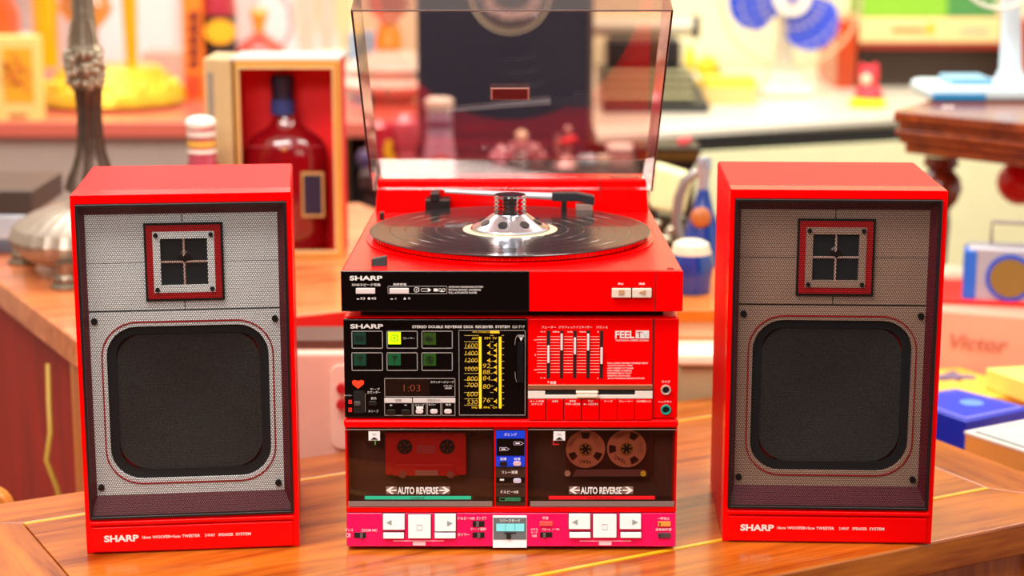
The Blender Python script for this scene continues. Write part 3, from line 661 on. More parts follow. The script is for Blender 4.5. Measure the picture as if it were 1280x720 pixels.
for x, y, rr_, rot in ((520, 183, 105, 0), (740, 180, 105, -28)):
    px_, pz = Z.p(x, y); r = abs(Z.p(x + rr_, y)[0] - px_); M0 = Matrix.Translation((px_, .018, pz)) @ Matrix.Rotation(rad(-rot), 4, 'Y')
    V = []; seg = 72; m = MB(); r0, r1, r2 = .30 * r, .55 * r, .9 * r
    def P(rr2, k): a_ = 2 * math.pi * k / seg; return (rr2 * math.cos(a_), 0, rr2 * math.sin(a_))
    rings = [r0, r1, r2, r]; V = [P(q, k) for q in rings for k in range(seg)]; Fc = []
    for i in range(3):
        for k in range(seg):
            if i == 1:
                a_ = (k + .5) * 360 / seg
                if any(abs((a_ - h + 180) % 360 - 180) < 15 for h in (90, 210, 330)): continue
            Fc.append((i * seg + k, i * seg + (k + 1) % seg, (i + 1) * seg + (k + 1) % seg, (i + 1) * seg + k))
    m.add(V, Fc, M0); q = build(m, 'reel', REEL, cs, smooth=False); q.modifiers.new('s', 'SOLIDIFY').thickness = .0006
    t = MB(); M1 = Matrix.Translation((px_, .0172, pz)) @ Matrix.Rotation(rad(-rot), 4, 'Y')
    put_text(t, 'TEAC', -.32 * r, .32 * r, .58 * r, .76 * r, 0, .02, 0, M1 @ Matrix.Rotation(rad(180), 4, 'Y'))
    put_text(t, 'OPEN', -.25 * r, .25 * r, .68 * r, .84 * r, 0, 0, 0, M1 @ Matrix.Rotation(rad(-58), 4, 'Y'))
    for j in range(3): put_text(t, 'STEREO CASSETTE', -.3 * r, .3 * r, (.58 + j * .1) * r, (.63 + j * .1) * r, 0, 0, 0, M1 @ Matrix.Rotation(rad(58), 4, 'Y'))
    build(t, 'lettering', mat('#4a2018', .5), q, smooth=False)
    m = MB(); m.ring([(px_ + .33 * r * math.cos(a_ * .2618), pz + .33 * r * math.sin(a_ * .2618)) for a_ in range(24)], [(px_ + .26 * r * math.cos(a_ * .2618), pz + .26 * r * math.sin(a_ * .2618)) for a_ in range(24)], .0163, .0178); hub = build(m, 'hub_ring', mat('#c8a83c', .3, .4), q)
    m = MB(); m.cyl((px_, .0172, pz), (px_, .0186, pz), .27 * r); build(m, 'hub_hole', BLACKM, q)
    m = MB()
    for k in range(6): m.box(-.0006, .0006, -.0006, .0006, .15 * r, .27 * r, Matrix.Translation((px_, .0168, pz)) @ Matrix.Rotation(k * math.pi / 3, 4, 'Y'))
    build(m, 'hub_tooth', mat('#d8c8a0', .4), q)
m = MB(); a, b_ = Z.p(450, 292); c, d_ = Z.p(850, 326); m.plate([(a, d_), (c, d_), (c - .004, b_), (a + .004, b_)], .0158, .0175); build(m, 'tape_guide', mat('#a8848a', .3), cs)
for x, c in ((424, '#c8a890'), (828, '#d8c030')):
    a, b_ = Z.p(x, 310); build(MB().cyl((a, .0145, b_), (a, .018, b_), .003), 'guide_roller', mat(c, .4), cs)

# ================================================================== TURNTABLE
YT = -.008
zt0 = at(640, 390, YT).z; zt1 = at(640, 338.5, YT).z
tt = thing('turntable', 'red turntable with opened clear lid topping the stereo stack', 'turntable', (0, .17, zt0))
def taper(xf, xb, y0, y1, z0, z1, zb=None):
    zb = zb or z1
    return MB().add([(-xf, y0, z0), (xf, y0, z0), (xb, y1, z0), (-xb, y1, z0), (-xf, y0, z1), (xf, y0, z1), (xb, y1, zb), (-xb, y1, zb)],
           [(3, 2, 1, 0), (4, 5, 6, 7), (0, 1, 5, 4), (1, 2, 6, 5), (2, 3, 7, 6), (3, 0, 4, 7)])
PX = .1678
pl = build(taper(PX, .1600, YT + .002, .385, zt0, zt1), 'plinth', RED, tt, .0025, seg=3)
for x in (-.12, .12):
    for y in (.03, .25): build(MB().cyl((x, y, z_rt - .0005), (x, y, zt0 + .001), .014), 'foot', BLACKM, tt)
build(bx(-.150, .150, .012, .26, z_rt + .0002, zt0 + .0005), 'underside', mat('#1a0505', .6), tt)
XB = at(661.5, 360, YT).x
m = MB(); m.box(-PX + .0002, XB, YT, YT + .004, zt0 + .0004, zt1 - .0004); fp = build(m, 'black_panel', BLACK, tt, .0008)
m = MB(); m.box(XB + .0003, PX - .0002, YT, YT + .004, zt0 + .0004, zt1 - .0004); fq = build(m, 'red_panel', RED, tt, .0008)
A = Face(YT - .0001, (420, 320, 5.333))
m = MB(); A.text(m, 'SHARP', 91, 131, 310, 162, .03); build(m, 'lettering', PRINT, fp, smooth=False)
m = MB()
for s_, q in (('33/45スピード切換', (106, 181, 297, 200)), ('33', (162, 274, 194, 289)), ('45', (234, 274, 268, 289)), ('同時録音', (383, 180, 470, 197)), ('入', (392, 274, 405, 289)), ('切', (480, 274, 495, 289)),
              ('SYNCHRO RECORDING SYSTEM', (752, 199, 980, 211)), ('MOVING MAGNET CARTRIDGE', (752, 218, 966, 231)), ('FULL AUTOMATIC PLAYER', (752, 237, 940, 250))): A.text(m, s_, *q, .01)
A.rect(m, 138, 284, 155, 289); A.rect(m, 212, 276, 228, 289); A.rect(m, 363, 284, 380, 289); A.tri(m, [(450, 289), (468, 289), (459, 274)])
A.disc(m, 536, 225, 17, .0005, r_in=.82); A.disc(m, 536, 225, 4, .0005)
A.rect(m, 552, 210, 554.5, 238, .0005); A.frame(m, 567, 216, 612, 236, .0003); A.tri(m, [(614, 212), (634, 226), (614, 240)]); A.rect(m, 651, 217, 678, 235)
A.disc(m, 694, 226, 11, .0005, r_in=.75); A.disc(m, 718, 226, 11, .0005, r_in=.75); A.rect(m, 694, 235, 718, 238)
build(m, 'lettering', PRINT, fp, smooth=False)
m = MB(); A.frame(m, 345, 200, 741, 252, .0004); build(m, 'printed_frame', PRINTG, fp)
for x0, x1 in ((133, 262), (357, 487)):
    m = MB(); A.rect(m, x0, 213, x1, 249, .0025); build(m, 'button', PINKBTN, fp, .0005, label='pale pink bar button')
A = Face(YT - .0001, (640, 320, 5.76))
for x0, x1, g in ((718, 856, 's'), (865, 1003, 't')):
    m = MB(); A.rect(m, x0 - 3, 227, x1 + 4, 299, .0002); build(m, 'button_gap', mat('#5a0408', .6), fq)
    m = MB(); A.rect(m, x0, 230, x1, 295, .004); q = build(m, 'button', mat('#e6d2c2', .32), fq, .0007)
    t = MB(); B = Face(YT - .0042, A.z)
    if g == 's': B.rect(t, 768, 244, 807, 278)
    else: B.tri(t, [(914, 261), (960, 244), (960, 279)])
    build(t, 'icon', mat('#c8926c', .4), q)
m = MB(); A.text(m, '停止', 761, 191, 803, 207, .02); A.text(m, '演奏', 911, 191, 957, 207, .02); build(m, 'lettering', PRINT, fq, smooth=False)
m = MB(); A.rect(m, 1031, 115, 1034, 402, .0001); build(m, 'seam', mat('#7a0008', .6), fq)
# raised round bed, platter, rear housing
RX, RY = -.002, .17
zr = .300
build(MB().lathe([(.151, 0), (.1535, .0018), (.150, .0026)], (RX, RY, zt1 - .0008), 96), 'platter_bed', RED, tt)
build(MB().lathe([(.144, 0), (.146, .001), (.146, .0052), (.144, .006)], (RX, RY, zt1 + .002), 96), 'platter', mat('#c01410', .14, .7, 0, .03, 30, name='platter_rim'), tt, label='shiny metal platter rim under the record')  # metal tinted red to paint in the plinth's reflection
m = MB()
for k in range(120):
    a_ = 2 * math.pi * k / 120; m.box(-.0006, .0006, -.0003, .0003, .001, .0042, Matrix.Translation((RX + .1461 * math.sin(a_), RY - .1461 * math.cos(a_), zt1 + .002)) @ Matrix.Rotation(a_, 4, 'Z'))
build(m, 'strobe_mark', mat('#c82018', .3, .3), tt, kind='stuff')
HB0, HB1, HZ = .335, .385, .3265
m = MB(); m.add([(-.158, HB0, zt1 - .001), (.158, HB0, zt1 - .001), (.158, HB1, zt1 - .001), (-.158, HB1, zt1 - .001), (-.1555, HB0 + .004, HZ), (.1555, HB0 + .004, HZ), (.1555, HB1, HZ), (-.1555, HB1, HZ)],
                [(3, 2, 1, 0), (4, 5, 6, 7), (0, 1, 5, 4), (1, 2, 6, 5), (2, 3, 7, 6), (3, 0, 4, 7)])
hs = build(m, 'rear_housing', RED, tt, .0025, seg=3)
build(MB().lathe([(.018, 0), (.018, .0007)], (at(780, 228, .36).x, .362, HZ - .0002), 32), 'round_cap', mat('#c00010', .3), hs)
x1 = at(750, 228, .34).x; build(bx(x1, x1 + .0006, HB0 + .0015, HB1, zt1, HZ + .0003), 'seam', mat('#7a0008', .5), hs)
# tone arm: pivot at the left rear, head shell resting at the right
pv = at(545, 243, .318)
m = MB(); m.box(pv.x - .012, pv.x + .016, .306, .337, zt1 - .0005, zt1 + .018); m.box(pv.x - .006, pv.x + .004, .304, .334, zt1 + .017, zt1 + .026); build(m, 'arm_pivot', BLACKM, tt, .001)
a0 = at(556, 239, .305); a1 = at(690, 245.5, .295)
m = MB(); m.tube([a0, a0.lerp(a1, .5), a1], [.0022, .003, .0042], 16); arm = build(m, 'tone_arm', mat('#d8dce4', .3, .3, name='arm_silver'), tt)
h0 = a1; h1 = at(742, 250, .288)
m = MB(); d = (h1 - h0); m.box(0, .027, -.006, .006, -.005, .005, Matrix.Translation(h0)); m.add([(.025, -.007, -.004), (.048, -.008, -.009), (.048, .008, -.009), (.025, .007, -.004), (.025, -.007, .0055), (.048, -.008, .001), (.048, .008, .001), (.025, .007, .0055)], [(3, 2, 1, 0), (4, 5, 6, 7), (0, 1, 5, 4), (1, 2, 6, 5), (2, 3, 7, 6), (3, 0, 4, 7)], Matrix.Translation(h0))
build(m, 'head_shell', mat('#2a2c34', .4), tt, .0012)
c_ = h0 + Vector((.036, 0, -.012)); build(bx(c_.x - .009, c_.x + .010, c_.y - .007, c_.y + .006, c_.z - .0035, c_.z + .004), 'cartridge', mat('#b8a49a', .3, .4), tt, .0008)
c_ = at(705, 256, .29); build(bx(c_.x - .003, c_.x + .003, .284, .296, zt1 + .003, c_.z + .006), 'arm_rest', BLACKM, tt, .0008)
# small controls on the deck
c_ = onz(473, 333, zt1); m = MB(); m.add([(-.007, -.006, 0), (.008, -.006, 0), (.008, .006, 0), (-.007, .006, 0), (-.007, -.004, .007), (.008, -.004, .010), (.008, .004, .010), (-.007, .004, .007)], [(3, 2, 1, 0), (4, 5, 6, 7), (0, 1, 5, 4), (1, 2, 6, 5), (2, 3, 7, 6), (3, 0, 4, 7)], Matrix.Translation((c_.x, c_.y + .006, zt1 - .0003)))
build(m, 'cue_lever', BLACKM, tt, .0006)
c_ = onz(477, 275, zt1); build(bx(c_.x - .0025, c_.x + .0025, c_.y, c_.y + .012, zt1 - .0003, zt1 + .008), 'size_lever', BLACKM, tt, .0006)
c_ = onz(838, 336, zt1); m = MB(); m.lathe([(.0035, 0), (.0035, .0004), (.0022, .0004), (.0022, 0)], (c_.x, c_.y + .001, zt1), 20, caps=False); build(m, 'printed_mark', BLACKM, tt)
# lid
LID = clear('#efe2de', 1.25, 1.5, .012, 'smoked_acrylic')
TH = rad(43); HY, HZ0 = .338, .313; LL = .325; LW = .1625; WD = .040
def lidp(s, w, d):         # s from hinge towards the lip, w across, d down from the panel (walls)
    # lip plane starts at (HY, HZ0); panel lies WD behind it
    k = WD - d
    y = HY - s * math.cos(TH) + k * math.sin(TH); z = HZ0 + s * math.sin(TH) + k * math.cos(TH)
    return Vector((w, y, z))
lid = MB(); T_ = .0024
def slab(p):               # p: 4 outer corners and 4 inner ones
    lid.add(p, [(0, 1, 2, 3), (7, 6, 5, 4), (0, 4, 5, 1), (1, 5, 6, 2), (2, 6, 7, 3), (3, 7, 4, 0)])
wt = LW - .0045
slab([lidp(.006, -wt, 0), lidp(.006, wt, 0), lidp(LL - .006, wt, 0), lidp(LL - .006, -wt, 0), lidp(.006 + T_, -wt + T_, T_), lidp(.006 + T_, wt - T_, T_), lidp(LL - .006 - T_, wt - T_, T_), lidp(LL - .006 - T_, -wt + T_, T_)])
panel = build(lid, 'lid', LID, tt, 0, 'smoked clear acrylic lid panel', smooth=False)
for s_ in (-1, 1):
    lid = MB(); slab([lidp(0, s_ * LW, WD), lidp(LL, s_ * LW, WD), lidp(LL - .006, s_ * wt, 0), lidp(.006, s_ * wt, 0), lidp(0, s_ * (LW - T_), WD), lidp(LL, s_ * (LW - T_), WD), lidp(LL - .006, s_ * (wt - T_), 0), lidp(.006, s_ * (wt - T_), 0)])
    build(lid, 'lid_side_wall', LID, panel, smooth=False)
    e = MB(); e.tube([lidp(0, s_ * (LW - .001), WD), lidp(LL * .5, s_ * (LW - .001), WD), lidp(LL, s_ * (LW - .001), WD)], .0011, 8); build(e, 'lid_rim', mat('#1e1414', .2), panel)
lid = MB(); slab([lidp(LL, -LW, WD), lidp(LL, LW, WD), lidp(LL - .006, wt, 0), lidp(LL - .006, -wt, 0), lidp(LL - T_, -LW, WD), lidp(LL - T_, LW, WD), lidp(LL - .006 - T_, wt, 0), lidp(LL - .006 - T_, -wt, 0)]); build(lid, 'lid_front_wall', LID, panel, smooth=False)
e = MB(); e.tube([lidp(LL, -LW, WD), lidp(LL, 0, WD), lidp(LL, LW, WD)], .0007, 8); build(e, 'lid_rim', mat('#5a4440', .2), panel)
lid = MB(); slab([lidp(0, -LW, WD), lidp(0, LW, WD), lidp(.006, wt, 0), lidp(.006, -wt, 0), lidp(T_, -LW, WD), lidp(T_, LW, WD), lidp(.006 + T_, wt, 0), lidp(.006 + T_, -wt, 0)]); build(lid, 'lid_rear_wall', LID, panel, smooth=False)
# badge on the lid panel
def lid_hit(u, v):          # where a picture spot meets the panel plane
    o_ = Vector((0, -CAM_Y, CAM_Z)); d = Vector(_ray(u, v)); p0 = lidp(0, 0, .0028); n = Vector((0, math.sin(TH), math.cos(TH)))
    return o_ + d * ((p0 - o_).dot(n) / d.dot(n))
b4 = [lid_hit(u, v) for u, v in ((613, 124), (662, 124), (662, 110), (613, 110))]
n = Vector((0, math.sin(TH), math.cos(TH)))
m = MB(); m.add([p - n * .0008 for p in b4] + b4, [(0, 1, 2, 3), (7, 6, 5, 4), (0, 4, 5, 1), (1, 5, 6, 2), (2, 6, 7, 3), (3, 7, 4, 0)]); bd = build(m, 'badge', mat('#d8a894', .4), panel)
c_ = sum(b4, Vector()) / 4
m = MB(); m.add([c_ + (p - c_) * .88 - n * .0011 for p in b4], [(0, 1, 2, 3)]); build(m, 'badge_face', mat('#7a1c14', .35), bd)

# ---- record and its stabiliser
rc = thing('vinyl_record', 'black vinyl record lying on the platter under the chrome stabiliser', 'record', (RX, RY, zt1 + .008))
vm = bpy.data.materials.new('vinyl'); vm.use_nodes = True; nt = vm.node_tree; b = nt.nodes['Principled BSDF']
b.inputs['Base Color'].default_value = (.012, .011, .013, 1); b.inputs['Roughness'].default_value = .2; b.inputs['Anisotropic'].default_value = .85
b.inputs['Specular IOR Level'].default_value = .2; b.inputs['Coat Weight'].default_value = .5; b.inputs['Coat Roughness'].default_value = .05
tg = nt.nodes.new('ShaderNodeTangent'); tg.direction_type = 'RADIAL'; tg.axis = 'Z'; nt.links.new(tg.outputs[0], b.inputs['Tangent'])
tc = nt.nodes.new('ShaderNodeTexCoord'); wv = nt.nodes.new('ShaderNodeTexWave'); wv.wave_type = 'RINGS'; wv.rings_direction = 'Z'; wv.inputs['Scale'].default_value = 130; wv.inputs['Distortion'].default_value = 0
nt.links.new(tc.outputs['Object'], wv.inputs['Vector']); bp = nt.nodes.new('ShaderNodeBump'); bp.inputs['Strength'].default_value = .08; bp.inputs['Distance'].default_value = .0003
nt.links.new(wv.outputs['Fac'], bp.inputs['Height']); nt.links.new(bp.outputs[0], b.inputs['Normal'])
zz = zt1 + .008
prof = [(.004, 0), (.1495, 0), (.1503, .0008), (.1495, .0016), (.1465, .0013)]
for rr_ in (.128, .112, .095, .079, .062): prof += [(rr_ + .0006, .0013), (rr_, .0009), (rr_ - .0006, .0013)]
prof += [(.0505, .0013), (.004, .0013)]
build(MB().lathe(prof, (RX, RY, zz), 128), 'disc', vm, rc)
build(MB().lathe([(.004, 0), (.0505, 0), (.0505, .0003), (.004, .0003)], (RX, RY, zz + .0013), 64), 'centre_label', mat('#f0dcb0', .5, 0, .2), rc)
rs = thing('record_stabiliser', 'chrome record stabiliser with ribbed knob and round holes on the record', 'record clamp', (RX, RY, zz + .0018))
CH = mat('#d8d8dc', .08, 1, 0, .02, 40, name='chrome')
build(MB().lathe([(.0415, 0), (.0425, .001), (.0415, .003), (.034, .0068), (.026, .0112), (.019, .0162), (.0165, .0175)], (RX, RY, zz + .0018), 64), 'cone', mat('#dfe2ee', .16, 1, 0, .02, 40, name='satin_chrome'), rs)
pr_ = []
for k in range(4): pr_ += [(.0152, k * .0046), (.0172, k * .0046 + .0006), (.0172, k * .0046 + .0032), (.0152, k * .0046 + .0038)]
pr_ += [(.0165, .0188), (.0165, .0200), (.012, .0205)]
build(MB().lathe(pr_, (RX, RY, zz + .019), 48), 'knob', CH, rs)
for k in range(8):
    a_ = rad(22.5 + 45 * k + 8); c = Vector((RX + .0305 * math.cos(a_), RY + .0305 * math.sin(a_), zz + .0018 + .0089)); nrm = Vector((math.cos(a_) * .48, math.sin(a_) * .48, .88))
    build(MB().cyl(c - nrm * .001, c + nrm * .0006, .0052, seg=20), 'hole', mat('#050508', .4), rs)

# ================================================================== BACKGROUND
def bb(u0, v0, u1, v1, Y, d, zb=None):
    a = at(u0, v0, Y); b = at(u1, v1, Y); z0 = b.z if zb is None else zb
    return MB().box(min(a.x, b.x), max(a.x, b.x), Y, Y + d, z0, a.z)
def lat(uc, Y, prof, zb=None, seg=32, vr=None, **k):     # prof: (v, half width in picture) top to bottom
    P = []
    for v, h in prof:
        p = at(uc, v, Y); P.append((max(1e-4, h * pxm(Y, p.z)), p.z))
    P = P[::-1]
    if zb is not None:
        P = [(P[0][0], zb)] + [(r, max(z, zb + .0008 * i)) for i, (r, z) in enumerate(P) if i]
    if vr is None: vr = 110 if prof[0][0] < 195 else 300
    c = at(uc, vr, Y); return MB().lathe(P, (c.x, Y, 0), seg, **k)
def single(mb, name, m_, label, cat, group=None, bevel=0): return tag(build(mb, name, m_, bevel=bevel), label, cat, group)

# ---- back counters
ca = onz(-80, 152, ZC); cb_ = onz(470, 149, ZC)
cn = thing('back_counter', 'long counter with salmon-red top along the back, left', 'counter', (-.9, 2.7, ZF))
build(bx(-2.2, .12, ca.y, 3.55, ZC - .036, ZC), 'worktop', mat('#d86a58', .3, 0, .3, .05, 20), cn, .004)
build(bx(-2.2, at(428, 200, 2.4).x, ca.y + .04, ca.y + .06, ZF, ZC - .036), 'front_panel', mat('#c4b0a4', .6), cn)
build(bx(at(428, 200, 2.4).x, .12, ca.y + .25, ca.y + .27, ZF, ZC - .036), 'recess_panel', mat('#241410', .6), cn)
p0, p1 = onz(746, 169, ZC), onz(1290, 134, ZC)
rc_ = thing('white_counter', 'white-topped counter with cream front along the back, right', 'counter', (.9, 2.6, ZF))
build(MB().prism([(p0.x, p0.y), (p1.x, p1.y), (p1.x, 3.55), (p0.x, 3.55)], ZC - .018, ZC), 'worktop', mat('#ece2cf', .3, 0, .2), rc_, .003)
o = Vector((p1.x - p0.x, p1.y - p0.y)); o.normalize(); nn = Vector((-o.y, o.x))
def strip(a, b, z0, z1): return MB().prism([(p0.x + nn.x * a, p0.y + nn.y * a), (p1.x + nn.x * a + .3, p1.y + nn.y * a), (p1.x + nn.x * b + .3, p1.y + nn.y * b), (p0.x + nn.x * b, p0.y + nn.y * b)], z0, z1)
build(strip(.02, .04, ZC - .055, ZC - .018), 'painted_shadow', mat('#0e0c08', .5), rc_)  # dark strip painted in for the shadow beneath the worktop
build(strip(.01, .03, ZF, ZC - .050), 'cream_front', mat('#fffac6', .5), rc_)

# ---- side table, upper left
pc = onz(94, 425, .10)
sd = thing('side_table', 'reddish orange wooden side table standing left behind the speaker', 'table', (pc.x, pc.y, ZF), PHI)
zt2 = .10 - ZF
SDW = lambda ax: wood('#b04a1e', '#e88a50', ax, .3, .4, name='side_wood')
build(bx(0, .74, 0, .80, zt2 - .038, zt2), 'tabletop', SDW('X'), sd, .003)
for a, b_ in ((.0, .0), (.68, .0), (0.0, .74), (.68, .74)): build(bx(a + .004, a + .05, b_ + .004, b_ + .05, 0, zt2 - .038), 'leg', wood('#a04010', '#d87830', 'Z', .3, .4), sd, .002)
build(bx(.055, .68, .004, .02, zt2 - .085, zt2 - .038), 'apron', mat('#d81008', .35), sd)
build(bx(.045, .739, -.0015, .001, zt2 - .085, zt2 - .003), 'edge_band', mat('#d00c08', .35), sd)
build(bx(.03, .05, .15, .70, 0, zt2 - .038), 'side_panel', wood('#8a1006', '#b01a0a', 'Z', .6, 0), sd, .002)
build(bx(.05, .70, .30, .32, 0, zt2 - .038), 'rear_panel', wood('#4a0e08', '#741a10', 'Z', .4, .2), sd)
e = at(60, 460, .55); single(MB().tube([at(60, 455, .62), at(61, 500, .6), at(63, 540, .58), at(58, 575, .58), at(72, 612, .58), at(80, 660, .6)], .0035), 'cable', mat('#c8a040', .5), 'yellowish cable hanging beneath the side table', 'cable')
# ---- bronze ornate stand
BR = mat('#8a7a68', .32, .8, 0, .25, 60, .4, name='aged_bronze'); BRD = mat('#5c4a40', .35, .8, 0, .3, 60, .4, name='dark_bronze')
bz = thing('ornate_stand', 'aged bronze stand with carved column and fluted dome base', 'stand', (at(112, 300, .92).x, .92, .10))
build(lat(112, .92, [(250, 22), (256, 50), (266, 78), (280, 98), (293, 103), (304, 99), (318, 84), (328, 58)], seg=96, vr=150, flute=.02, nf=32), 'dome_base', mat('#b0a090', .35, .6, 0, .2, 60, .4), bz)
build(lat(112, .92, [(110, 20), (114, 17), (140, 15), (170, 16), (190, 18), (210, 24), (222, 30), (235, 34), (240, 26), (254, 24)], seg=48, vr=150, flute=.05, nf=12), 'column', BRD, bz)
build(lat(110, .92, [(-20, 13), (20, 14), (55, 18), (60, 22), (63, 24), (68, 22), (95, 24), (104, 20), (112, 18)], seg=36, vr=150), 'capital', BR, bz)
m = MB(); r_ = pxm(.92)
for k in range(80):
    th_ = random.uniform(math.pi, 2 * math.pi); v = random.uniform(64, 108); c = at(110, v, .92); rr_ = 23 * r_ * (1 - max(0, v - 95) / 60)
    m.ball((at(110, 150, .92).x + rr_ * math.cos(th_), .92 + rr_ * math.sin(th_), c.z), random.uniform(2.5, 5) * r_, 1, 8)
for k in range(9):
    for s_ in (-1, 1): c = at(110 + s_ * (12.5 + k * .6), 28 + k * 3.3, .905); c.x = at(110 + s_ * (12.5 + k * .6), 150, .92).x; m.ball(c, 2 * r_, 1, 8)
build(m, 'carved_relief', mat('#b8ac98', .25, .85, 0, .2, 60), bz, kind='stuff')
for u, v, y in ((28, 325, .98), (82, 348, .80), (165, 335, .92)):
    c = at(u, v, y); m = MB(); m.tube([at(u + (14 if u < 50 else 0), v - 20, y), c], [.016, .011], 12); m.ball((c.x, y, .113), .017, .7, 16); m.lathe([(.021, .1), (.022, .104), (.018, .108)], (c.x, y, 0), 20); build(m, 'foot', BR, bz)
# ---- silver cases at the far left
for i, (v0, v1, c, lb) in enumerate(((237, 268, '#5a4a44', 'dark grey case on the side table, topmost at far left'), (268, 300, '#d8dce4', 'silver case in the middle of the far left stack'), (300, 335, '#6a6c78', 'grey case lowest of the far left stack'))):
    p = at(0, v0, 1.06); q = at(50, v1 - (10 if i == 2 else 0), 1.06); z0, z1 = q.z, p.z - .001
    m = MB(); m.box(p.x - .15, at(40 - i * 8, v0, 1.06).x, 1.06, 1.26, z0, z1)
    if i == 2: m.v = [Vector((a.x, a.y, .10 if a.z < (z0 + z1) / 2 else a.z)) for a in m.v]
    single(m, 'metal_case', mat(c, .35, .4), lb, 'case', 'stacked cases at the far left', bevel=.003)
# ---- whisky gift box with bottle
YB = onz(360, 323, .10).y
gb = thing('gift_box', 'gold-edged presentation box with red lining behind the left speaker', 'box', (at(357, 322, YB).x, YB, .10))
x0, x1 = at(292, 200, YB).x, at(427, 200, YB).x; z1 = at(360, 76, YB).z; z0 = .10; wv_ = .012
m = MB(); m.ring([(x0, z0), (x1, z0), (x1, z1), (x0, z1)], [(x0 + wv_, z0 + wv_), (x1 - wv_, z0 + wv_), (x1 - wv_, z1 - wv_), (x0 + wv_, z1 - wv_)], YB, YB + .01); build(m, 'front_frame', mat('#d8a048', .35, .4), gb, .002)
m = MB(); m.ring([(x0 + wv_ - .003, z0 + wv_ - .003), (x1 - wv_ + .003, z0 + wv_ - .003), (x1 - wv_ + .003, z1 - wv_ + .003), (x0 + wv_ - .003, z1 - wv_ + .003)], [(x0 + wv_, z0 + wv_), (x1 - wv_, z0 + wv_), (x1 - wv_, z1 - wv_), (x0 + wv_, z1 - wv_)], YB - .002, YB + .004); build(m, 'bead_trim', mat('#f0cf90', .3, .4), gb, .0005)
m = MB(); m.box(x0 + .003, x1 - .003, YB + .095, YB + .1, z0, z1); build(m, 'lining', mat('#f00810', .5, 0, 0, .04), gb)
m = MB(); m.box(x0 + .003, x0 + .006, YB + .01, YB + .12, z0, z1); m.box(x1 - .006, x1 - .003, YB + .01, YB + .12, z0, z1); m.box(x0 + .006, x1 - .006, YB + .01, YB + .12, z0, z0 + .003); build(m, 'side_lining', mat('#e00810', .5), gb)
xs = at(266, 200, YB + .08).x
m = MB(); m.prism([(x0, YB), (x0, YB + .125), (xs, YB + .15), (xs, YB + .02)], z0, z1 + .001); build(m, 'open_cover', mat('#c8a878', .5), gb, .001)
m = MB(); m.box(x0 - .002, x1 + .0, YB, YB + .13, z1, z1 + .004); build(m, 'lid', mat('#c8b8b0', .4), gb, .001)
m = MB(); c_ = at(296, 200, YB - .001); m.box(c_.x - .003, c_.x - .0005, YB - .0015, YB + .001, z0, z1); build(m, 'dark_hinge', BLACKM, gb)
m = MB(); c0_ = at(272, 88, YB + .05); c1_ = at(287, 205, YB + .05); m.box(xs - .0008 + .008, x0 - .008, YB + .013, YB + .015, c1_.z, c0_.z); build(m, 'cover_print', mat('#8a7a6c', .5), gb)
bw = thing('whisky_bottle', 'round-shouldered dark red bottle with navy cap inside the presentation box', 'bottle', (at(357, 300, YB + .06).x, YB + .06, z0 + .003))
GR = mat('#7a0810', .08, 0, .8, .1, 8, name='red_glass')
k = MB(); YY = YB + .06
k = lat(356, YY, [(138, 13), (146, 15), (156, 20), (165, 34), (172, 44), (182, 50), (195, 52), (250, 52), (295, 50), (306, 42), (312, 34)], zb=z0 + .003)
k.v = [Vector((p.x, YY + (p.y - YY) * .62, p.z)) for p in k.v]; build(k, 'body', GR, bw)
build(lat(353, YY, [(93, 13), (96, 15), (108, 15), (112, 14), (126, 14), (142, 15)]), 'cap', mat('#181a30', .4), bw, .001)
build(lat(353, YY, [(124, 15.5), (130, 15.5), (142, 16)]), 'foil_collar', mat('#31417a', .35, .3), bw)
m = MB(); a = at(376, 216, YY - .045); b_ = at(405, 272, YY - .045); m.box(a.x, b_.x, YY - .040, YY - .036, b_.z, a.z); lbq = build(m, 'label', mat('#c8a060', .4, .3), bw)
m = MB(); m.box(a.x + .003, b_.x - .003, YY - .041, YY - .0395, b_.z + .004, a.z - .004); build(m, 'label_field', mat('#141430', .4), lbq)
m = MB(); a = at(350, 188, YY - .05); m.ball((a.x + .004, YY - .036, a.z), .006, .6, 12); build(m, 'crest', mat('#c88030', .3, .5), bw)
m = MB(); r_ = pxm(YY); c_ = at(356, 182, YY); m.tube([(c_.x + 50 * r_ * math.cos(a_), YY - 50 * r_ * .62 * math.sin(a_) - .001, c_.z + .003 * math.sin(a_)) for a_ in [rad(q) for q in range(15, 170, 8)]], .0012, 6); build(m, 'shoulder_ring', mat('#b04048', .15, 0, .5), bw)
# ---- patterned bottle between stand and box
YD = .95
dl = thing('decanter', 'small banded bottle with white stopper between bronze stand and presentation box', 'bottle', (at(250, 300, YD).x, YD, .10))
build(lat(250, YD, [(158, 17), (170, 16), (200, 18), (240, 24), (290, 28), (330, 26)], zb=.10), 'body', mat('#a84050', .3, 0, .4, .5, 60), dl)
build(lat(249, YD, [(145, 9), (148, 17), (153, 19.5), (158, 18), (162, 15)]), 'stopper', mat('#f4efe4', .4), dl)
for v0, v1, c in ((163, 170, '#e0c8b8'), (175, 183, '#d8a040'), (186, 190, '#f0e0d0')): build(lat(250, YD, [(v0, 17.8), (v1, 18.4)]), 'band', mat(c, .4), dl)

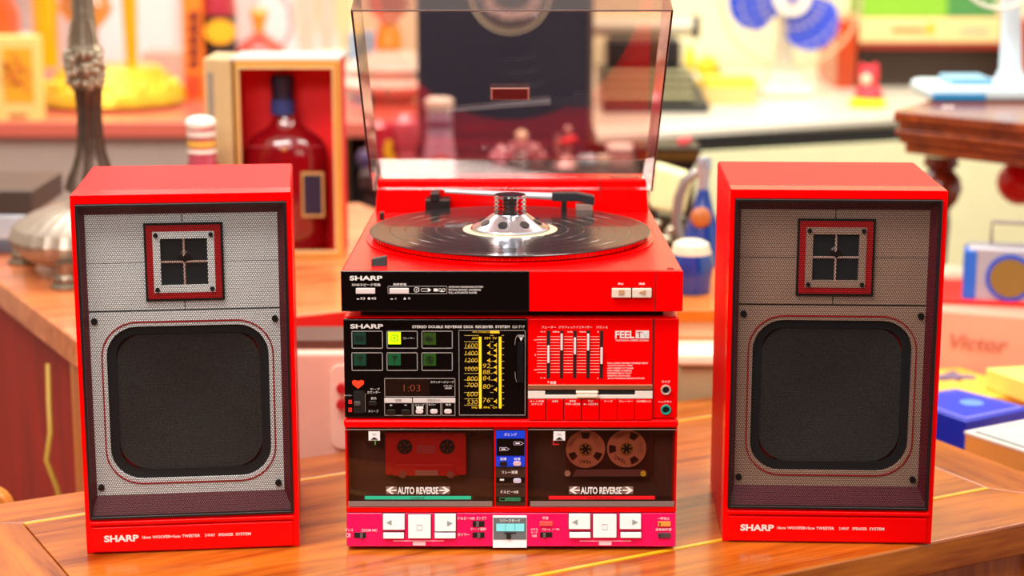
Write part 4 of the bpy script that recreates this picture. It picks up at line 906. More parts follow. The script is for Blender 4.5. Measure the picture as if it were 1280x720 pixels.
# ---- items on the left back counter
def yc(u, v): return onz(u, v, ZC).y
Y1 = yc(30, 158) if yc(30, 158) > ca.y else ca.y + .01
cd = thing('card_box', 'yellow and cream printed box at the far left of the back counter', 'box', (at(25, 150, Y1).x, Y1, ZC))
m = bb(-30, 46, 50, 158, Y1, .06, ZC); build(m, 'carton', mat('#f2d078', .6), cd, .002)
build(bb(2, 60, 43, 128, Y1 - .001, .002), 'picture_field', mat('#f2a818', .6), cd)
m = MB(); 
for k in range(26): c = at(random.gauss(22, 8), random.gauss(92, 12), Y1 - .002); m.cyl((c.x, Y1 - .0015, c.z), (c.x, Y1 - .0025, c.z), .005, seg=7)
build(m, 'printed_flowers', mat('#e06a28', .6), cd, kind='stuff')
build(bb(11, 142, 34, 148, Y1 - .001, .002), 'printed_bar', mat('#c8703c', .6), cd)
m = MB(); p = at(0, 0, 3.3); a, b_ = at(-20, 45, 3.3), at(13, 45, 3.3); m.plate([(a.x, a.z), (b_.x, b_.z), (b_.x, at(0, 18, 3.3).z), (at(0, 5, 3.3).x, at(0, -4, 3.3).z), (a.x, at(0, -10, 3.3).z)], 3.3, 3.4)
hb = single(m, 'house_shaped_box', mat('#f05a10', .5), 'orange gabled box above the yellow printed box', 'box'); 
m = MB(); c = at(-4, 46, 3.3); m.box(c.x - .12, c.x + .06, 3.25, 3.45, ZC, c.z); single(m, 'plain_box', mat('#f4ece0', .6), 'plain white box under the orange gabled box', 'box', bevel=.003)
# golden lamp
YL = 2.68
gl = thing('gilt_lamp', 'gilded lamp tray with amber glass columns on the back counter', 'lamp', (at(140, 120, YL).x, YL, ZC))
AMB = mat('#f09a08', .15, 0, .5, .25, 12, 0, .12, name='amber_glass')
build(lat(140, YL, [(82, 60), (88, 66), (98, 76), (112, 90), (124, 92), (133, 80), (137, 60)], zb=ZC, seg=64, flute=.01, nf=24), 'tray', mat('#f0c030', .3, .35, 0, .3, 40, .5), gl)
m = MB(); r_ = pxm(YL)
for k in range(120):
    a_ = random.uniform(math.pi, 2 * math.pi); c = at(140, random.uniform(98, 126), YL); m.ball((c.x + 84 * r_ * math.cos(a_), YL + 84 * r_ * math.sin(a_), c.z), random.uniform(2, 5) * r_, 1, 6)
build(m, 'embossed_petals', mat('#fad848', .25, .4), gl, kind='stuff')
for uc, w in ((61, 17), (166, 10)): build(lat(uc, YL - .02, [(-25, w), (20, w - 1), (60, w - 2), (84, w - 3)]), 'glass_column', AMB, gl)
build(lat(112, YL, [(-20, 16), (-5, 30), (12, 34), (24, 26), (36, 14), (60, 10), (84, 14)], seg=24), 'glass_bowl', clear('#f0c890', 2, 1.5, .05, 'pale_glass'), gl)
YQ = 3.0
single(bb(176, 66, 228, 130, YQ, .15, ZC), 'carton', mat('#c8a898', .6), 'taupe carton behind the gilded lamp tray', 'box', bevel=.002)
single(bb(-60, -60, 42, -2, 3.4, .1, .6), 'shelf_board', mat('#d8b0a0', .6), 'pale board on the wall above the left counter', 'shelf')
# orange boxed bottle
ob = thing('orange_box', 'tall narrow orange box with dark lettering on the back counter', 'box', (at(240, 100, 2.75).x, 2.75, ZC))
build(bb(226, -20, 256, 126, 2.75, .05, ZC), 'carton', mat('#f08018', .5), ob, .002)
m = MB(); 
for k, s_ in enumerate('ROYAL'): a, b_ = at(234, 14 + k * 15, 2.748), at(249, 26 + k * 15, 2.748); m.box(a.x, b_.x, 2.748, 2.7499, b_.z, a.z - .004); m.box((a.x + b_.x) / 2, b_.x, 2.747, 2.7485, b_.z, a.z + .003)
build(m, 'printed_marks', mat('#7a2410', .5), ob); build(bb(231, 93, 252, 122, 2.748, .0015), 'printed_patch', mat('#d83c10', .5), ob)
# black bottle with oval label
bk = thing('black_bottle', 'black cylinder bottle with yellow oval label on the back counter', 'bottle', (at(277, 100, 2.8).x, 2.8, ZC))
build(lat(277, 2.8, [(-30, 14), (-6, 19), (14, 21), (60, 21.5), (122, 21)], zb=ZC), 'body', mat('#2c2024', .3, 0, .3), bk)
build(lat(277, 2.8, [(-8, 19.5), (14, 22), (18, 22)]), 'red_shoulder', mat('#a8303c', .2, 0, .4), bk)
c = at(279, 38, 2.8); r_ = pxm(2.8); m = MB(); m.plate([(c.x + 19 * r_ * math.cos(a_), c.z + 15 * r_ * math.sin(a_)) for a_ in [k * math.pi / 14 for k in range(28)]], 2.8 - 24 * r_, 2.8 - 21 * r_); build(m, 'oval_label', mat('#f0b020', .4, 0, 0, .15), bk)
# red decanter, glasses
rd = thing('red_decanter', 'squat red glass decanter with amber stopper, behind the presentation box', 'decanter', (at(327, 60, 3.0).x, 3.0, ZC))
build(lat(326, 3.0, [(40, 6), (46, 14), (54, 26), (64, 32), (90, 32), (120, 28)], zb=ZC), 'body', mat('#c04030', .12, 0, .6, .3, 20), rd)
build(lat(326, 3.0, [(10, 9), (16, 12), (26, 9), (42, 6)]), 'stopper', mat('#e8a030', .15, 0, .5), rd)
m = MB(); m.tube([at(352, 58, 3.0), at(364, 40, 3.0), at(362, 10, 3.0), at(350, -8, 3.0)], .006, 10); build(m, 'handle', mat('#b8a0a0', .3), rd)
GLS = clear('#fff6ea', 2.2, 1.5, .06, 'clear_glass')
for i, (uc, w, lb) in enumerate(((385, 18, 'clear glass left of three behind the presentation box'), (410, 15, 'clear glass in the middle of three behind the presentation box'), (432, 13, 'clear glass right of three beside the lid edge'))):
    single(lat(uc, 2.75 + .05 * i, [(-30, w), (20, w * .9), (60, w * .5), (84, w * .4), (112, w * .9)], zb=ZC), 'glass_vase', GLS, lb, 'vase', 'clear glasses on the back counter')
single(bb(433, 42, 470, 98, 2.9, .1, ZC), 'blue_white_box', mat('#9ac0e0', .6), 'pale blue and white box beside the lid edge', 'box', bevel=.002)
single(bb(396, 66, 432, 140, 3.05, .1, ZC), 'white_tin', mat('#f0e8e0', .5), 'white tin standing behind the clear glasses', 'tin', bevel=.004)

# ---- seen through the lid
ol = thing('oil_lamp', 'pale glass oil lamp with amber stem and stacked dishes seen through the lid', 'lamp', (at(487, 100, 2.75).x, 2.75, ZC))
PG = mat('#eedcc8', .15, 0, .5, .2, 20, name='milky_glass')
build(lat(492, 2.75, [(62, 22), (70, 40), (80, 58), (84, 62), (88, 50), (97, 60), (103, 66), (108, 62), (116, 42), (126, 22), (140, 26)], zb=ZC, seg=40), 'dishes', PG, ol)
build(lat(487, 2.75, [(28, 9), (36, 14), (46, 16), (56, 18), (64, 14)]), 'stem', mat('#f0a828', .2, 0, .4), ol)
build(lat(487, 2.75, [(-25, 20), (0, 26), (14, 24), (24, 12), (30, 10)]), 'chimney', clear('#e8b8b0', 2, 1.5, .06), ol)
YBD = 2.28
bdn = thing('slate_board', 'large dark slate-blue board standing behind the open lid', 'board', (at(640, 120, YBD).x, YBD, at(640, 215, YBD).z))
a, b_ = at(520, -60, YBD), at(737, 215, YBD); a.z = 1.15  # top carried up out of view to darken the record's reflections
build(bx(a.x, b_.x, YBD, YBD + .02, b_.z, a.z), 'board', mat('#24273c', .85, 0, 0, .25, 60, .3), bdn, .002)
build(bx(b_.x - .004, b_.x + .006, YBD - .004, YBD + .022, b_.z, a.z), 'edge_trim', mat('#5c4a48', .5), bdn)
m = MB(); c = at(640, -2, YBD); r_ = pxm(YBD); m.ring([(c.x + 36 * r_ * math.cos(k * math.pi / 16), c.z + 26 * r_ * math.sin(k * math.pi / 16)) for k in range(32)], [(c.x + 24 * r_ * math.cos(k * math.pi / 16), c.z + 15 * r_ * math.sin(k * math.pi / 16)) for k in range(32)], YBD - .002, YBD); build(m, 'painted_label_reflection', mat('#b8a4a0', .6), bdn)  # pale ring painted in for the record label's reflection in the lid
# display chest under the figurines
YF = 1.95; zf = at(640, 216, YF - .1).z
ch = thing('display_chest', 'dark wooden chest behind the turntable carrying the small figurines', 'chest', (0, YF, ZF))
build(bx(at(455, 216, YF).x, at(835, 216, YF).x, YF - .12, YF + .12, zf - .03, zf), 'top', mat('#3a1c1c', .5), ch, .003)
build(bx(at(460, 216, YF).x, at(830, 216, YF).x, YF - .1, YF + .11, ZF, zf - .03), 'case', mat('#381014', .6), ch)
# tall bottle with white cap
tb2 = thing('sake_bottle', 'slim bottle with white cap and red arched label, seen through the lid', 'bottle', (at(548, 200, YF).x, YF, zf))
build(lat(549, YF, [(136, 16), (150, 16.5), (172, 17), (190, 20), (216, 21)], zb=zf), 'body', mat('#b890a8', .15, 0, .6, .1), tb2)
build(lat(549, YF, [(122, 14), (125, 18), (131, 18.5), (137, 16)]), 'cap', mat('#f6e4d0', .4), tb2); build(lat(549, YF, [(150, 17.4), (158, 17.6)]), 'neck_band', mat('#8a4060', .3), tb2)
c = at(552, 203, YF); r_ = pxm(YF); m = MB(); m.plate([(c.x - 14 * r_, c.z - 12 * r_), (c.x + 14 * r_, c.z - 12 * r_)] + [(c.x + 14 * r_ * math.cos(rad(q)), c.z + 12 * r_ * math.sin(rad(q))) for q in range(0, 181, 20)], YF - 24 * r_, YF - 21 * r_); build(m, 'label', mat('#d04a3c', .5), tb2)
single(MB().tube([at(486, 214, YF), at(489, 200, YF), at(484, 188, YF), at(487, 176, YF)], [.010, .010, .008, .006]), 'banana_ornament', mat('#f0d010', .4), 'curved yellow ornament left of the slim capped bottle', 'ornament')
single(lat(458, YF, [(188, 10), (196, 14), (216, 12)], zb=zf), 'dark_pot', mat('#4a3058', .4), 'small dark purple pot at the left end of the chest', 'pot')
single(lat(474, YF + .1, [(150, 8), (158, 16), (172, 14), (185, 17), (216, 14)], zb=zf), 'red_glass_jar', mat('#b83048', .15, 0, .5), 'red glass jar behind the curved yellow ornament', 'jar')
single(lat(506, YF + .12, [(142, 8), (152, 18), (170, 20), (190, 12), (216, 14)], zb=zf), 'pink_vase', mat('#c86070', .2, 0, .4), 'pinkish vase left of the slim capped bottle', 'vase')
# figurines
def figurine(u, v0, v1, w, c1, c2, c3, label, rot=0):
    t = thing('figurine', label, 'figurine', (at(u, v1, YF).x, YF, zf), group='tiny figurines on the chest behind the turntable')
    r_ = pxm(YF); z1 = at(u, v0, YF).z; H_ = z1 - zf; x = at(u, v1, YF).x
    m = MB(); m.lathe([(w * r_, zf), (w * r_ * .95, zf + H_ * .3), (w * r_ * .6, zf + H_ * .55), (w * r_ * .8, zf + H_ * .66), (w * r_ * .35, zf + H_ * .74)], (x, YF, 0), 16)
    for s_ in (-1, 1): m.tube([(x + s_ * w * r_ * .7, YF, zf + H_ * .64), (x + s_ * w * r_ * 1.25, YF - .01, zf + H_ * .48), (x + s_ * w * r_ * .6, YF - .025, zf + H_ * .42)], .0055, 8)
    build(m, 'body', mat(c1, .4), t)
    build(MB().ball((x, YF, zf + H_ * .82), w * r_ * .5, 1.1, 14), 'head', mat(c2, .4), t); build(MB().lathe([(w * r_ * .7, zf + H_ * .88), (w * r_ * .5, zf + H_ * .93), (w * r_ * .3, z1)], (x, YF, 0), 14), 'hat', mat(c3, .4), t)
    return t
figurine(626, 182, 216, 9, '#c88090', '#e8b8a0', '#d890a0', 'leftmost tiny pink figurine on the chest behind the turntable')
f = figurine(652, 163, 216, 13, '#b8848c', '#f0d0b0', '#e8c0a0', 'largest tiny figurine, with a spotted drum, behind the turntable')
m = MB(); c = at(651, 196, YF); m.cyl((c.x, YF - .045, c.z), (c.x, YF - .02, c.z), .017); build(m, 'drum', mat('#28202a', .4), f)
m = MB(); 
for k in range(9): a_ = k * .7; c2 = (c.x + .011 * math.cos(a_) * (k % 3 > 0), YF - .0455, c.z + .011 * math.sin(a_) * (k % 3 > 0)); m.ball(c2, .0035, 1, 8)
build(m, 'spots', WHITE, f)
figurine(670, 180, 216, 8, '#a87078', '#d0a090', '#c08088', 'small dull pink figurine right of the drum figurine')
sl = thing('tiny_anchor_ornament', 'small metal ornament tied with a red ribbon behind the turntable', 'ornament', (at(708, 210, YF).x, YF, zf))
m = MB(); m.tube([at(698, 168, YF), at(697, 188, YF), at(702, 196, YF), at(716, 200, YF)], .006, 10); m.tube([at(710, 164, YF), at(710, 200, YF), at(712, 212, YF)], .005, 10); m.ball(at(710, 162, YF), .008); m.lathe([(.03, zf), (.02, zf + .008), (.006, zf + .02)], (at(708, 210, YF).x, YF, 0), 20); build(m, 'frame', mat('#c0908c', .3, .4), sl)
build(MB().tube([at(702, 178, YF - .015), at(711, 175, YF - .015), at(721, 173, YF - .015)], .006, 10), 'ribbon', mat('#f02030', .5), sl)
cu_ = thing('pink_cup', 'pinkish ribbed cup behind the right part of the lid', 'cup', (at(778, 210, YF).x, YF, zf))
build(lat(778, YF, [(185, 17), (200, 15), (216, 13)], zb=zf), 'bowl', mat('#d8a8a0', .4), cu_); build(lat(778, YF, [(181, 18), (184, 20), (187, 18)]), 'rim', mat('#f0d4c8', .4), cu_)
single(bb(748, 195, 764, 216, YF + .03, .02, zf), 'small_cream_block', CREAM, 'tiny cream block left of the pinkish cup', 'block', bevel=.002)
for i, (u, c, lb) in enumerate(((728, '#90a0a8', 'grey glass bead ornament nearest the ribboned ornament'), (738, '#b8c4cc', 'pale glass bead ornament nearest the cream block'))): single(MB().ball((at(u, 208, YF).x, YF - .02, zf + .013), .013), 'glass_bead', mat(c, .15, 0, .5), lb, 'ornament')
# typewriter
YT2 = 2.72
tw = thing('typewriter', 'black typewriter with cream round keys on the white counter', 'typewriter', (at(808, 130, YT2).x, YT2, ZC))
x0, x1 = at(748, 100, YT2).x, at(866, 100, YT2).x
m = MB(); m.add([(x0, YT2 - .22, ZC), (x1 + .02, YT2 - .22, ZC), (x1 + .02, YT2 + .12, ZC), (x0, YT2 + .12, ZC), (x0, YT2 - .22, ZC + .02), (x1 + .02, YT2 - .22, ZC + .02), (x1 - .01, YT2 - .02, ZC + .085), (x0, YT2 - .02, ZC + .085), (x1 - .01, YT2 + .12, ZC + .085), (x0, YT2 + .12, ZC + .085)],
                [(3, 2, 1, 0), (0, 1, 5, 4), (4, 5, 6, 7), (7, 6, 8, 9), (2, 3, 9, 8), (1, 2, 8, 6, 5), (0, 4, 7, 9, 3)]); build(m, 'body', mat('#141212', .3, 0, .3), tw, .004)
m = bx(x0 + .02, x1 - .03, YT2 + .0, YT2 + .11, ZC + .085, ZC + .15); build(m, 'type_housing', mat('#1c1616', .35), tw, .008)
m = MB(); m.cyl((x0 - .03, YT2 + .08, ZC + .175), (x1 + .005, YT2 + .08, ZC + .175), .022); build(m, 'platen', mat('#d8ccb0', .4), tw); build(MB().cyl((x1 + .005, YT2 + .08, ZC + .175), (x1 + .02, YT2 + .08, ZC + .175), .028), 'platen_knob', BLACKM, tw)
for k in range(4): 
    m = MB(); m.box(x0, x1 - .02, YT2 + .03, YT2 + .034, ZC + .10 + k * .012, ZC + .104 + k * .012); build(m, 'type_bar', mat('#a89888', .3, .4), tw)
kme = None
for r in range(4):
    for k in range(11):
        x = x0 + .012 + k * (x1 - x0 - .02) / 11 + r * .004; y = YT2 - .195 + r * .045; z = ZC + .032 + r * .0145
        if kme is None:
            q = build(MB().lathe([(.0085, 0), (.0095, .003), (.008, .007)], (x, y, z), 12), 'key', mat('#c8c090', .4), tw); kme = q.data; k0 = (x, y, z)
        else:
            q = bpy.data.objects.new('key', kme); COL.objects.link(q); q.parent = tw; q.location = (x - k0[0], y - k0[1], z - k0[2])
# ---- right back counter
tl = thing('toy_duck', 'bright yellow duck-shaped ornament right of the typewriter', 'ornament', (at(872, 130, 3.0).x, 3.0, ZC))
YW = mat('#f8d010', .4, 0, .2)
build(lat(872, 3.0, [(100, 12), (108, 22), (120, 26), (132, 20)], zb=ZC), 'body', YW, tl); build(MB().ball(at(884, 84, 3.0), .03, 1, 16), 'head', YW, tl); build(MB().ball(at(862, 80, 3.03), .028, 1.8, 16, .5), 'wing', mat('#f8e020', .4), tl)
m = MB(); p = at(893, 90, 3.0); m.lathe([(.012, 0), (.008, .012), (.002, .02)], (0, 0, 0), 12, Matrix.Translation(p) @ Matrix.Rotation(rad(90), 4, 'Y')); build(m, 'beak', mat('#f09010', .4), tl)
YK = yc(910, 131)
for i, (v0, v1, c, lb) in enumerate(((98, 110, '#f8e040', 'yellow flat case, upper of two left of the blue fan'), (110, 131, '#e8c078', 'tan flat case, lower of two left of the blue fan'))):
    m = bb(882 - i * 4, v0, 946, v1, YK, .10, ZC if i else None)
    single(m, 'flat_case', mat(c, .5), lb, 'case', 'flat cases left of the fan', bevel=.004)
def fan(name, label, uc, vc, Y, R, bl, rotk):
    t = thing(name, label, 'fan', (at(uc, 130, Y).x, Y, ZC)); c = at(uc, vc, Y); WF = mat('#e8dcc4', .4)
    m = MB()
    for k in range(30):
        a_ = 2 * math.pi * k / 30; m.tube([(c.x + R * q * math.cos(a_), Y - .035 - .03 * (1 - q * q), c.z + R * q * math.sin(a_)) for q in (.25, .6, .95, 1.0)], .0010, 5)
    for rr_ in (1.0, .72, .45): m.tube([(c.x + R * rr_ * math.cos(k * math.pi / 24), Y - .036 - .03 * (1 - rr_ * rr_), c.z + R * rr_ * math.sin(k * math.pi / 24)) for k in range(49)], .0034 if rr_ == 1 else .0012, 6)
    build(m, 'cage', mat('#cdb98c', .35), t)
    m = MB(); m.cyl((c.x, Y - .06, c.z), (c.x, Y - .045, c.z), R * .27); build(m, 'hub_badge', mat('#f4ecd8', .3), t); build(MB().cyl((c.x, Y - .066, c.z), (c.x, Y - .06, c.z), R * .11), 'badge_centre', mat('#9088c0', .3), t)
    for k in range(bl):
        a0_ = rotk + 2 * math.pi * k / bl; P_ = []
        for j in range(17):
            q = j / 16; ang = a0_ + math.sin(q * math.pi * 2 - .0) * .0 + (q - .5) * 1.75 ; rr_ = R * (.30 + .58 * math.sin(q * math.pi) ** .45); P_.append((c.x + rr_ * math.cos(ang), c.z + rr_ * math.sin(ang)))
        P_.append((c.x + R * .2 * math.cos(a0_), c.z + R * .2 * math.sin(a0_)))
        m = MB(); m.plate(P_, Y - .018, Y - .015)
        m.v = [Vector((p.x, p.y + .16 * (-(p.x - c.x) * math.sin(a0_) + (p.z - c.z) * math.cos(a0_)), p.z)) for p in m.v]
        build(m, 'blade', mat('#0646e0', .35, 0, 0), t, label='blue translucent blade')
    m = MB(); m.cyl((c.x, Y, c.z), (c.x, Y + .12, c.z), .06, .045); build(m, 'motor', WF, t, .004)
    m = MB(); m.tube([(c.x, Y + .06, c.z - .04), (c.x, Y + .05, ZC + .06)], [.018, .024], 14); build(m, 'stem', WF, t)
    m = MB(); m.box(c.x - .065, c.x + .065, Y - .05, Y + .12, ZC, ZC + .03); build(m, 'base', WF, t, .012); m = MB(); m.add([(c.x - .05, Y - .02, ZC + .03), (c.x + .05, Y - .02, ZC + .03), (c.x + .05, Y + .1, ZC + .03), (c.x - .05, Y + .1, ZC + .03), (c.x - .03, Y + .02, ZC + .075), (c.x + .03, Y + .02, ZC + .075), (c.x + .03, Y + .08, ZC + .075), (c.x - .03, Y + .08, ZC + .075)], [(0, 1, 5, 4), (1, 2, 6, 5), (2, 3, 7, 6), (3, 0, 4, 7), (4, 5, 6, 7)]); build(m, 'pedestal', WF, t, .006)
    for k in range(3): q = build(MB().box(c.x - .035 + k * .027, c.x - .018 + k * .027, Y - .053, Y - .049, ZC + .008, ZC + .02), 'button', mat('#e8dcc8', .4), t)
fan('desk_fan', 'white desk fan with blue blades on the white counter', 986, -6, 2.85, .172, 3, rad(-50))
# rack with deck and boxes
YR = 3.05
rk = thing('equipment_rack', 'red-brown framed rack standing right of the blue-bladed fan', 'rack', (at(1150, 125, YR).x, YR, ZC))
x0, x1 = at(1045, 100, YR).x, at(1262, 100, YR).x; zs = at(1100, 54, YR).z
RBW = wood('#a02808', '#d85018', 'Z', .35, .3, name='red_brown_wood')
build(bx(x0, x0 + .05, YR, YR + .3, ZC, at(0, 25, YR).z), 'post', RBW, rk, .002); build(bx(x1 + .01, x1 + .06, YR, YR + .3, ZC, at(0, 25, YR).z), 'post', RBW, rk, .002)
build(bx(x0 + .05, x1 + .01, YR - .01, YR + .3, zs - .015, zs), 'shelf', mat('#8c2410', .4), rk, .002)
build(bx(x0 + .05, x1 + .01, YR + .04, YR + .3, ZC, zs - .015), 'dark_cavity', mat('#3c2818', .6, 0, 0, .2, 8), rk)
vd = thing('tape_deck', 'beige flat tape deck resting on the red-brown rack', 'deck', (at(1160, 50, YR).x, YR, zs))
build(bb(1075, 22, 1251, 53, YR, .25, zs), 'body', mat('#f2d090', .4), vd, .004); build(bb(1115, 35, 1155, 41, YR - .001, .002), 'slot', mat('#a87840', .4), vd); build(bb(1158, 30, 1168, 42, YR - .003, .004), 'knob', mat('#f0b820', .4), vd); build(bb(1200, 36, 1235, 42, YR - .001, .002), 'display', mat('#d8a88c', .4), vd)
zq = at(1100, 22, YR).z
gx = thing('green_box', 'green box stacked on the beige tape deck', 'box', (at(1150, 10, YR).x, YR, zq + .001))
build(bb(1080, -30, 1184, 20, YR + .01, .2, zq + .001), 'carton', mat('#88c030', .5), gx, .003); build(bb(1184, -30, 1246, 20, YR + .012, .2, zq + .001), 'carton_end', mat('#4c8c48', .5), gx, .003)
# santa figure
YS = 2.62
sn = thing('red_figurine', 'small red-hooded figurine on a yellow base on the white counter', 'figurine', (at(1085, 130, YS).x, YS, ZC))
build(lat(1085, YS, [(121, 16), (125, 23), (134, 23), (138, 20)], zb=ZC), 'base', mat('#f0e010', .4), sn); build(lat(1086, YS, [(104, 8), (108, 13), (116, 17), (124, 19)]), 'robe', mat('#e83040', .5), sn)
build(MB().ball(at(1086, 95, YS), .024, 1.05), 'head', mat('#e82838', .5), sn); build(MB().ball(at(1083, 99, YS - .017), .013), 'face', mat('#f8d8b8', .5), sn)
for u in (1078, 1094): build(MB().ball(at(u, 84, YS), .009), 'ear', mat('#e82838', .5), sn)
# carved brown table, nearer on the right
YE = 1.25; zz2 = at(1116, 138, YE).z
et = thing('carved_table', 'dark brown table with moulded edge and turned leg at the right', 'table', (at(1200, 200, YE).x, YE, ZF))
p0 = at(1116, 150, YE)
EW = wood('#5a1c08', '#98400f', 'X', .25, .3, name='dark_table_wood')
for (i0, z1_, z0_) in ((0, zz2, zz2 - .019), (.006, zz2 - .020, zz2 - .030), (.002, zz2 - .030, zz2 - .042), (.008, zz2 - .042, zz2 - .054), (.015, zz2 - .054, zz2 - .070)):
    m = MB(); m.prism([(p0.x + i0 * 1.4, YE), (p0.x + .45, YE - .46 + i0 * 1.4), (p0.x + 1.0, YE + .1), (p0.x + .30 + i0, YE + .5)], z0_, z1_); build(m, 'edge_moulding' if i0 else 'top_board', EW, et, .004)
cx_ = at(1172, 200, YE + .08)
r_ = pxm(YE + .08)
prof = [(195, 20), (206, 22), (212, 15), (222, 24), (236, 27), (250, 22), (262, 13), (280, 15), (310, 13), (360, 11), (420, 13), (470, 18), (520, 20)]
build(lat(1172, YE + .08, prof, zb=ZF), 'turned_leg', wood('#4a1408', '#8a300c', 'Z', .25, .5), et)
# second fan standing on it
f2 = thing('table_fan', 'pale fan with light-blue foot standing on the dark brown table', 'fan', (at(1240, 130, YE + .2).x, YE + .2, zz2))
Yf = YE + .12; BL = mat('#d4e6ee', .35)
m = MB(); q = [at(u, v, Yf) for u, v in ((1158, 132), (1160, 110), (1188, 100), (1250, 96), (1330, 98), (1330, 140))]
build(MB().box(at(1160, 120, Yf).x, at(1340, 120, Yf).x, Yf, Yf + .16, zz2, at(1160, 108, Yf).z), 'foot', mat('#cfe6ec', .35), f2, .012)
build(bx(at(1166, 120, Yf).x, at(1232, 120, Yf).x, Yf - .003, Yf + .001, zz2 + .003, at(0, 117, Yf).z), 'blue_front', mat('#2a88c0', .35), f2, .001)
build(bx(at(1192, 120, Yf).x, at(1245, 120, Yf).x, Yf + .02, Yf + .12, at(0, 109, Yf).z, at(0, 100, Yf).z), 'button_block', mat('#78b4d8', .35), f2, .003)
m = MB(); m.tube([at(1262, 110, Yf + .08), at(1263, 85, Yf + .08), at(1264, 20, Yf + .08), at(1264, -60, Yf + .08)], [.034, .019, .016, .016], 18); build(m, 'pole', BL, f2)
m = MB(); c = at(1245, -48, Yf + .04); R = .076
for k in range(32): a_ = 2 * math.pi * k / 32; m.tube([(c.x + R * q_ * math.cos(a_), Yf - .02 * (1 - q_) , c.z + R * q_ * math.sin(a_)) for q_ in (.2, .7, 1)], .0009, 5)
m.tube([(c.x + R * math.cos(k * math.pi / 18), Yf, c.z + R * math.sin(k * math.pi / 18)) for k in range(37)], .003, 6); build(m, 'cage', mat('#f0ecd8', .4), f2)
m = MB(); 
for k in range(5): m.ball(at(1185 - 4 * k + 8, 139 - (k % 2) * 4, YE + .05), .006, .6, 8)
single(m, 'paper_scrap', mat('#f0e0e0', .7), 'crumpled white scrap on the dark table edge', 'paper')
# red round lampshade, radio, carton
rl = thing('red_lantern', 'round glossy red lantern hanging under the dark brown table', 'lantern', (at(1275, 240, 1.45).x, 1.45, at(0, 262, 1.45).z))
c = at(1276, 228, 1.45); build(MB().ball(c, .042, .95, 28), 'shade', mat('#f01018', .3, 0, .3), rl); build(MB().cyl(c + Vector((0, 0, .036)), c + Vector((0, 0, .075)), .003), 'cord', BLACKM, rl)
YV = .95; xa, xb = at(1172, 400, YV).x, at(1360, 400, YV).x
ZL = -.10                                    # low bench to the right
lb_ = thing('low_bench', 'low orange wooden bench behind the right end of the table', 'bench', (.85, .7, ZF))
build(bx(.50, 1.5, .42, 1.22, ZL - .03, ZL), 'seat_board', wood('#b8641c', '#e8a048', 'X', .35, .3), lb_, .003)
for a in (.55, 1.4):
    for b_ in (.5, 1.12): build(bx(a, a + .05, b_, b_ + .05, ZF, ZL - .03), 'leg', LEGW, lb_)
zv = at(1172, 388, YV).z
vc = thing('pink_carton', 'large salmon carton lettered Victor beneath the small blue radio', 'box', ((xa + xb) / 2, YV, ZL))
m = MB(); m.prism([(xa, YV), (xb, YV - .09), (xb + .02, YV + .25), (xa - .03, YV + .25)], ZL, zv); build(m, 'carton', mat('#f4a086', .6, 0, 0, .05, 8), vc, .003)
m = MB(); put_text(m, 'Victor', 0, .085, 0, .022, -.001, .01, .3, Matrix.Translation((at(1185, 430, YV).x, YV - .012, at(1190, 432, YV).z)) @ Matrix.Rotation(math.atan2(-.09, xb - xa), 4, 'Z')); build(m, 'lettering', mat('#b86450', .6), vc, smooth=False)
m = MB(); m.prism([(xa - .02, YV + .05), (xa + .15, YV + .02), (xa + .15, YV + .25), (xa - .02, YV + .25)], zv, zv + .006); single(m, 'red_booklet', mat('#f02018', .5), 'red booklet lying on the salmon carton beside the radio', 'booklet')
ra = thing('toy_radio', 'small blue and silver radio with round speaker and handle on the carton', 'radio', (at(1250, 380, YV).x, YV + .07, zv), rad(-14))
rw, rh, rdp = .15, .088, .05
build(bx(-.035, rw, -rdp / 2, rdp / 2, 0, rh), 'case', mat('#b8b4bc', .35, .3), ra, .006); build(bx(-.040, -.018, -rdp / 2 - .002, rdp / 2 + .002, .002, rh - .004), 'blue_end', mat('#2a68d0', .35), ra, .006)
m = MB(); m.cyl((.030, -rdp / 2 - .003, .042), (.030, -rdp / 2, .042), .036, seg=32); build(m, 'blue_ring', mat('#1c50c8', .3), ra); m = MB(); m.lathe([(.030, 0), (.014, -.004), (.005, -.001), (.001, 0)], (0, 0, 0), 32, Matrix.Translation((.030, -rdp / 2 - .0042, .042)) @ Matrix.Rotation(rad(90), 4, 'X')); build(m, 'cone', mat('#8a6a2c', .4), ra)
m = MB(); m.tube([(.0, 0, rh - .003), (.0, 0, rh + .035), (.1, 0, rh + .035), (.1, 0, rh - .003)], .0035, 8); build(m, 'handle', mat('#a8a098', .3, .5), ra)
YU = YV + .19; single(bx(at(1180, 340, YU).x, at(1214, 340, YU).x, YU, YU + .05, zv, at(1190, 336, YU).z), 'grey_cloth_bundle', mat('#d8d4b8', .8, 0, 0, .2, 20, .5), 'pale grey wrapped bundle left behind the small radio', 'bundle', bevel=.012)
# yellow boxes, blue box, grey-topped box
def flatbox(quad, ztop, zbot, name, m_, label, cat='box', bev=.002, parts=None):
    P_ = [onz(u, v, ztop) for u, v in quad]
    t = thing(name, label, cat, (sum(p.x for p in P_) / 4, sum(p.y for p in P_) / 4, zbot))
    area_ = sum(P_[i].x * P_[(i + 1) % 4].y - P_[(i + 1) % 4].x * P_[i].y for i in range(4))
    if area_ < 0: P_ = P_[::-1]
    build(MB().prism([(p.x, p.y) for p in P_], zbot, ztop), 'carton', m_, t, bev)
    return t, P_
def inset(P_, k, z, t, name, m_, h=.0006):
    c = sum(P_, Vector()) / 4; Q = [c + (p - c) * k for p in P_]
    return build(MB().prism([(p.x, p.y) for p in Q], z - .0002, z + h), name, m_, t)
t, P_ = flatbox([(1120, 466), (1200, 459), (1300, 492), (1185, 500)], -.05, ZL, 'yellow_box', mat('#f2c040', .5), 'flat yellow box lying between blue box and salmon carton')
